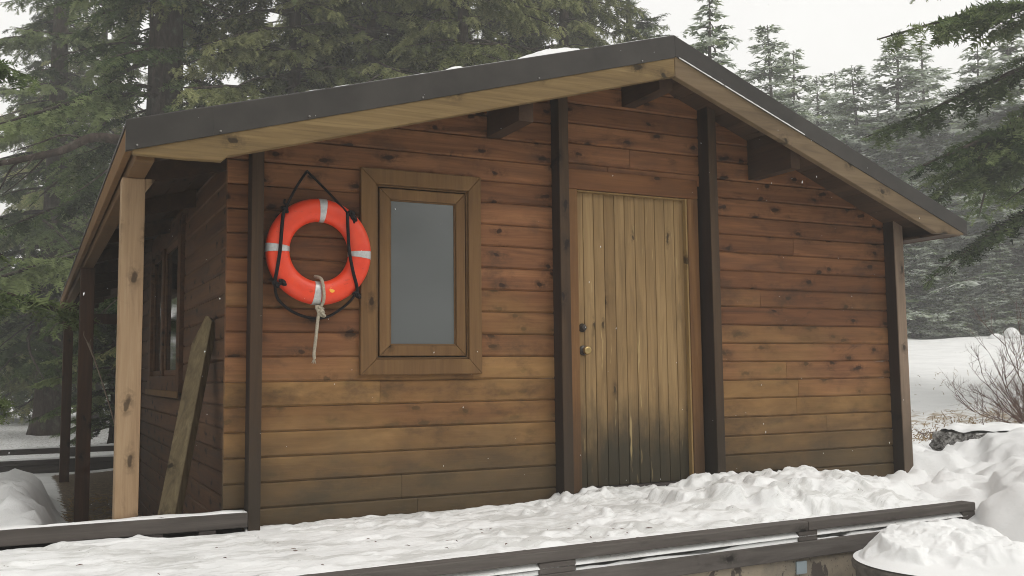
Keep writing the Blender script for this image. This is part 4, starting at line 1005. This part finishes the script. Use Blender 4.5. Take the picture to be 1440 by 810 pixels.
lo = bm_.inverted() @ wm; o.location = lo.translation; o.rotation_euler = lo.to_euler()

# ------------------------------------------------------------------ falling snow
vs, fs = [], []; q = random.Random(9); b = 0
for i in range(520):
    D = 2.0 + 7 * q.random() ** .8; px = 1500 - 1500 * q.random() ** 1.7; py = q.uniform(-40, 700)
    x, y = away(px, D); z = CP.z + (515 - py) * D / 1358.3; r = q.uniform(.0006, .0016)
    if y > -.6 and -.4 < x < 5.7: continue
    e = q.uniform(1, 3); dx = q.uniform(-.6, .6)
    for d in ((1, 0, 0), (-1, 0, 0), (0, 1, 0), (0, -1, 0), (dx, 0, e), (-dx, 0, -e)): vs.append((x + d[0] * r, y + d[1] * r, z + d[2] * r))
    fs += [(b, b + 2, b + 4), (b + 2, b + 1, b + 4), (b + 1, b + 3, b + 4), (b + 3, b, b + 4), (b + 2, b, b + 5), (b + 1, b + 2, b + 5), (b + 3, b + 1, b + 5), (b, b + 3, b + 5)]; b += 6
o = raw('falling_snow', np.array(vs), np.array(fs), simple('snowflake', (.85, .85, .85), .8, 0, .1)); tag(o, 'fine snowflakes drifting down in the air', 'snowfall', None, 'stuff')

# ------------------------------------------------------------------ haze
hz, nt, bs, N, L = mat('winter_haze'); N.remove(bs)
pv = N.new('ShaderNodeVolumePrincipled'); pv.inputs['Color'].default_value = (.97, .97, .955, 1); pv.inputs['Density'].default_value = HAZE; pv.inputs['Anisotropy'].default_value = .2
L.new(pv.outputs[0], N['Material Output'].inputs['Volume'])
m = MB(); m.box(-320, 440, -280, 440, -3.5, 48); o = m.build('haze', hz, None); tag(o, 'pale winter haze hanging over the clearing', 'haze', None, 'stuff')

# ------------------------------------------------------------------ light
wd = bpy.data.worlds.new('World'); sc.world = wd; wd.use_nodes = True; g = NG(wd.node_tree); bg = wd.node_tree.nodes['Background']
EL, AZ = 55, 150          # sun height and compass bearing of the veiled sun (behind the viewer, a little to the right)
sky = g.node('ShaderNodeTexSky', sky_type='NISHITA', sun_disc=False, sun_elevation=R_(EL), sun_rotation=R_(AZ), air_density=1., dust_density=6., ozone_density=1.)
hs = g.node('ShaderNodeHueSaturation', {'Saturation': .06, 'Value': 1., 'Color': sky.outputs[0]})
cl = g.node('ShaderNodeTexCoord').outputs['Generated']
gm = g.node('ShaderNodeGamma', {0: hs.outputs[0], 1: .35})
st = g.mix(1., gm.outputs[0], (SKYK, SKYK, SKYK), 'MULTIPLY')
wd.node_tree.links.new(g.mix(1., st, g.ramp(g.noise(cl, 1.6, 4), [(.3, (.92, .91, .89)), (.7, (1.07, 1.06, 1.035))]), 'MULTIPLY'), bg.inputs['Color'])
bg.inputs['Strength'].default_value = .13
sl = bpy.data.lights.new('sun', 'SUN'); sl.energy = SUN; sl.angle = R_(35); sl.color = (1, .965, .92)
so = bpy.data.objects.new('sun', sl); col.objects.link(so)
a = R_(AZ); dirv = Vector((math.sin(a) * math.cos(R_(EL)), math.cos(a) * math.cos(R_(EL)), math.sin(R_(EL))))
so.rotation_euler = dirv.to_track_quat('Z', 'Y').to_euler(); so.location = (0, 0, 20)
v = sc.view_settings; v.view_transform = 'Standard'; v.look = 'None'; v.exposure = EXPO; v.gamma = 1; v.use_curve_mapping = False
c = sc.cycles; c.use_denoising = True; c.filter_width = 1.0; c.max_bounces = 6; c.diffuse_bounces = 4; c.glossy_bounces = 3; c.transmission_bounces = 3; c.transparent_max_bounces = 4; c.volume_bounces = 1; c.sample_clamp_indirect = 6
for o in bpy.data.objects:
    if 'h0' in o: del o['h0']
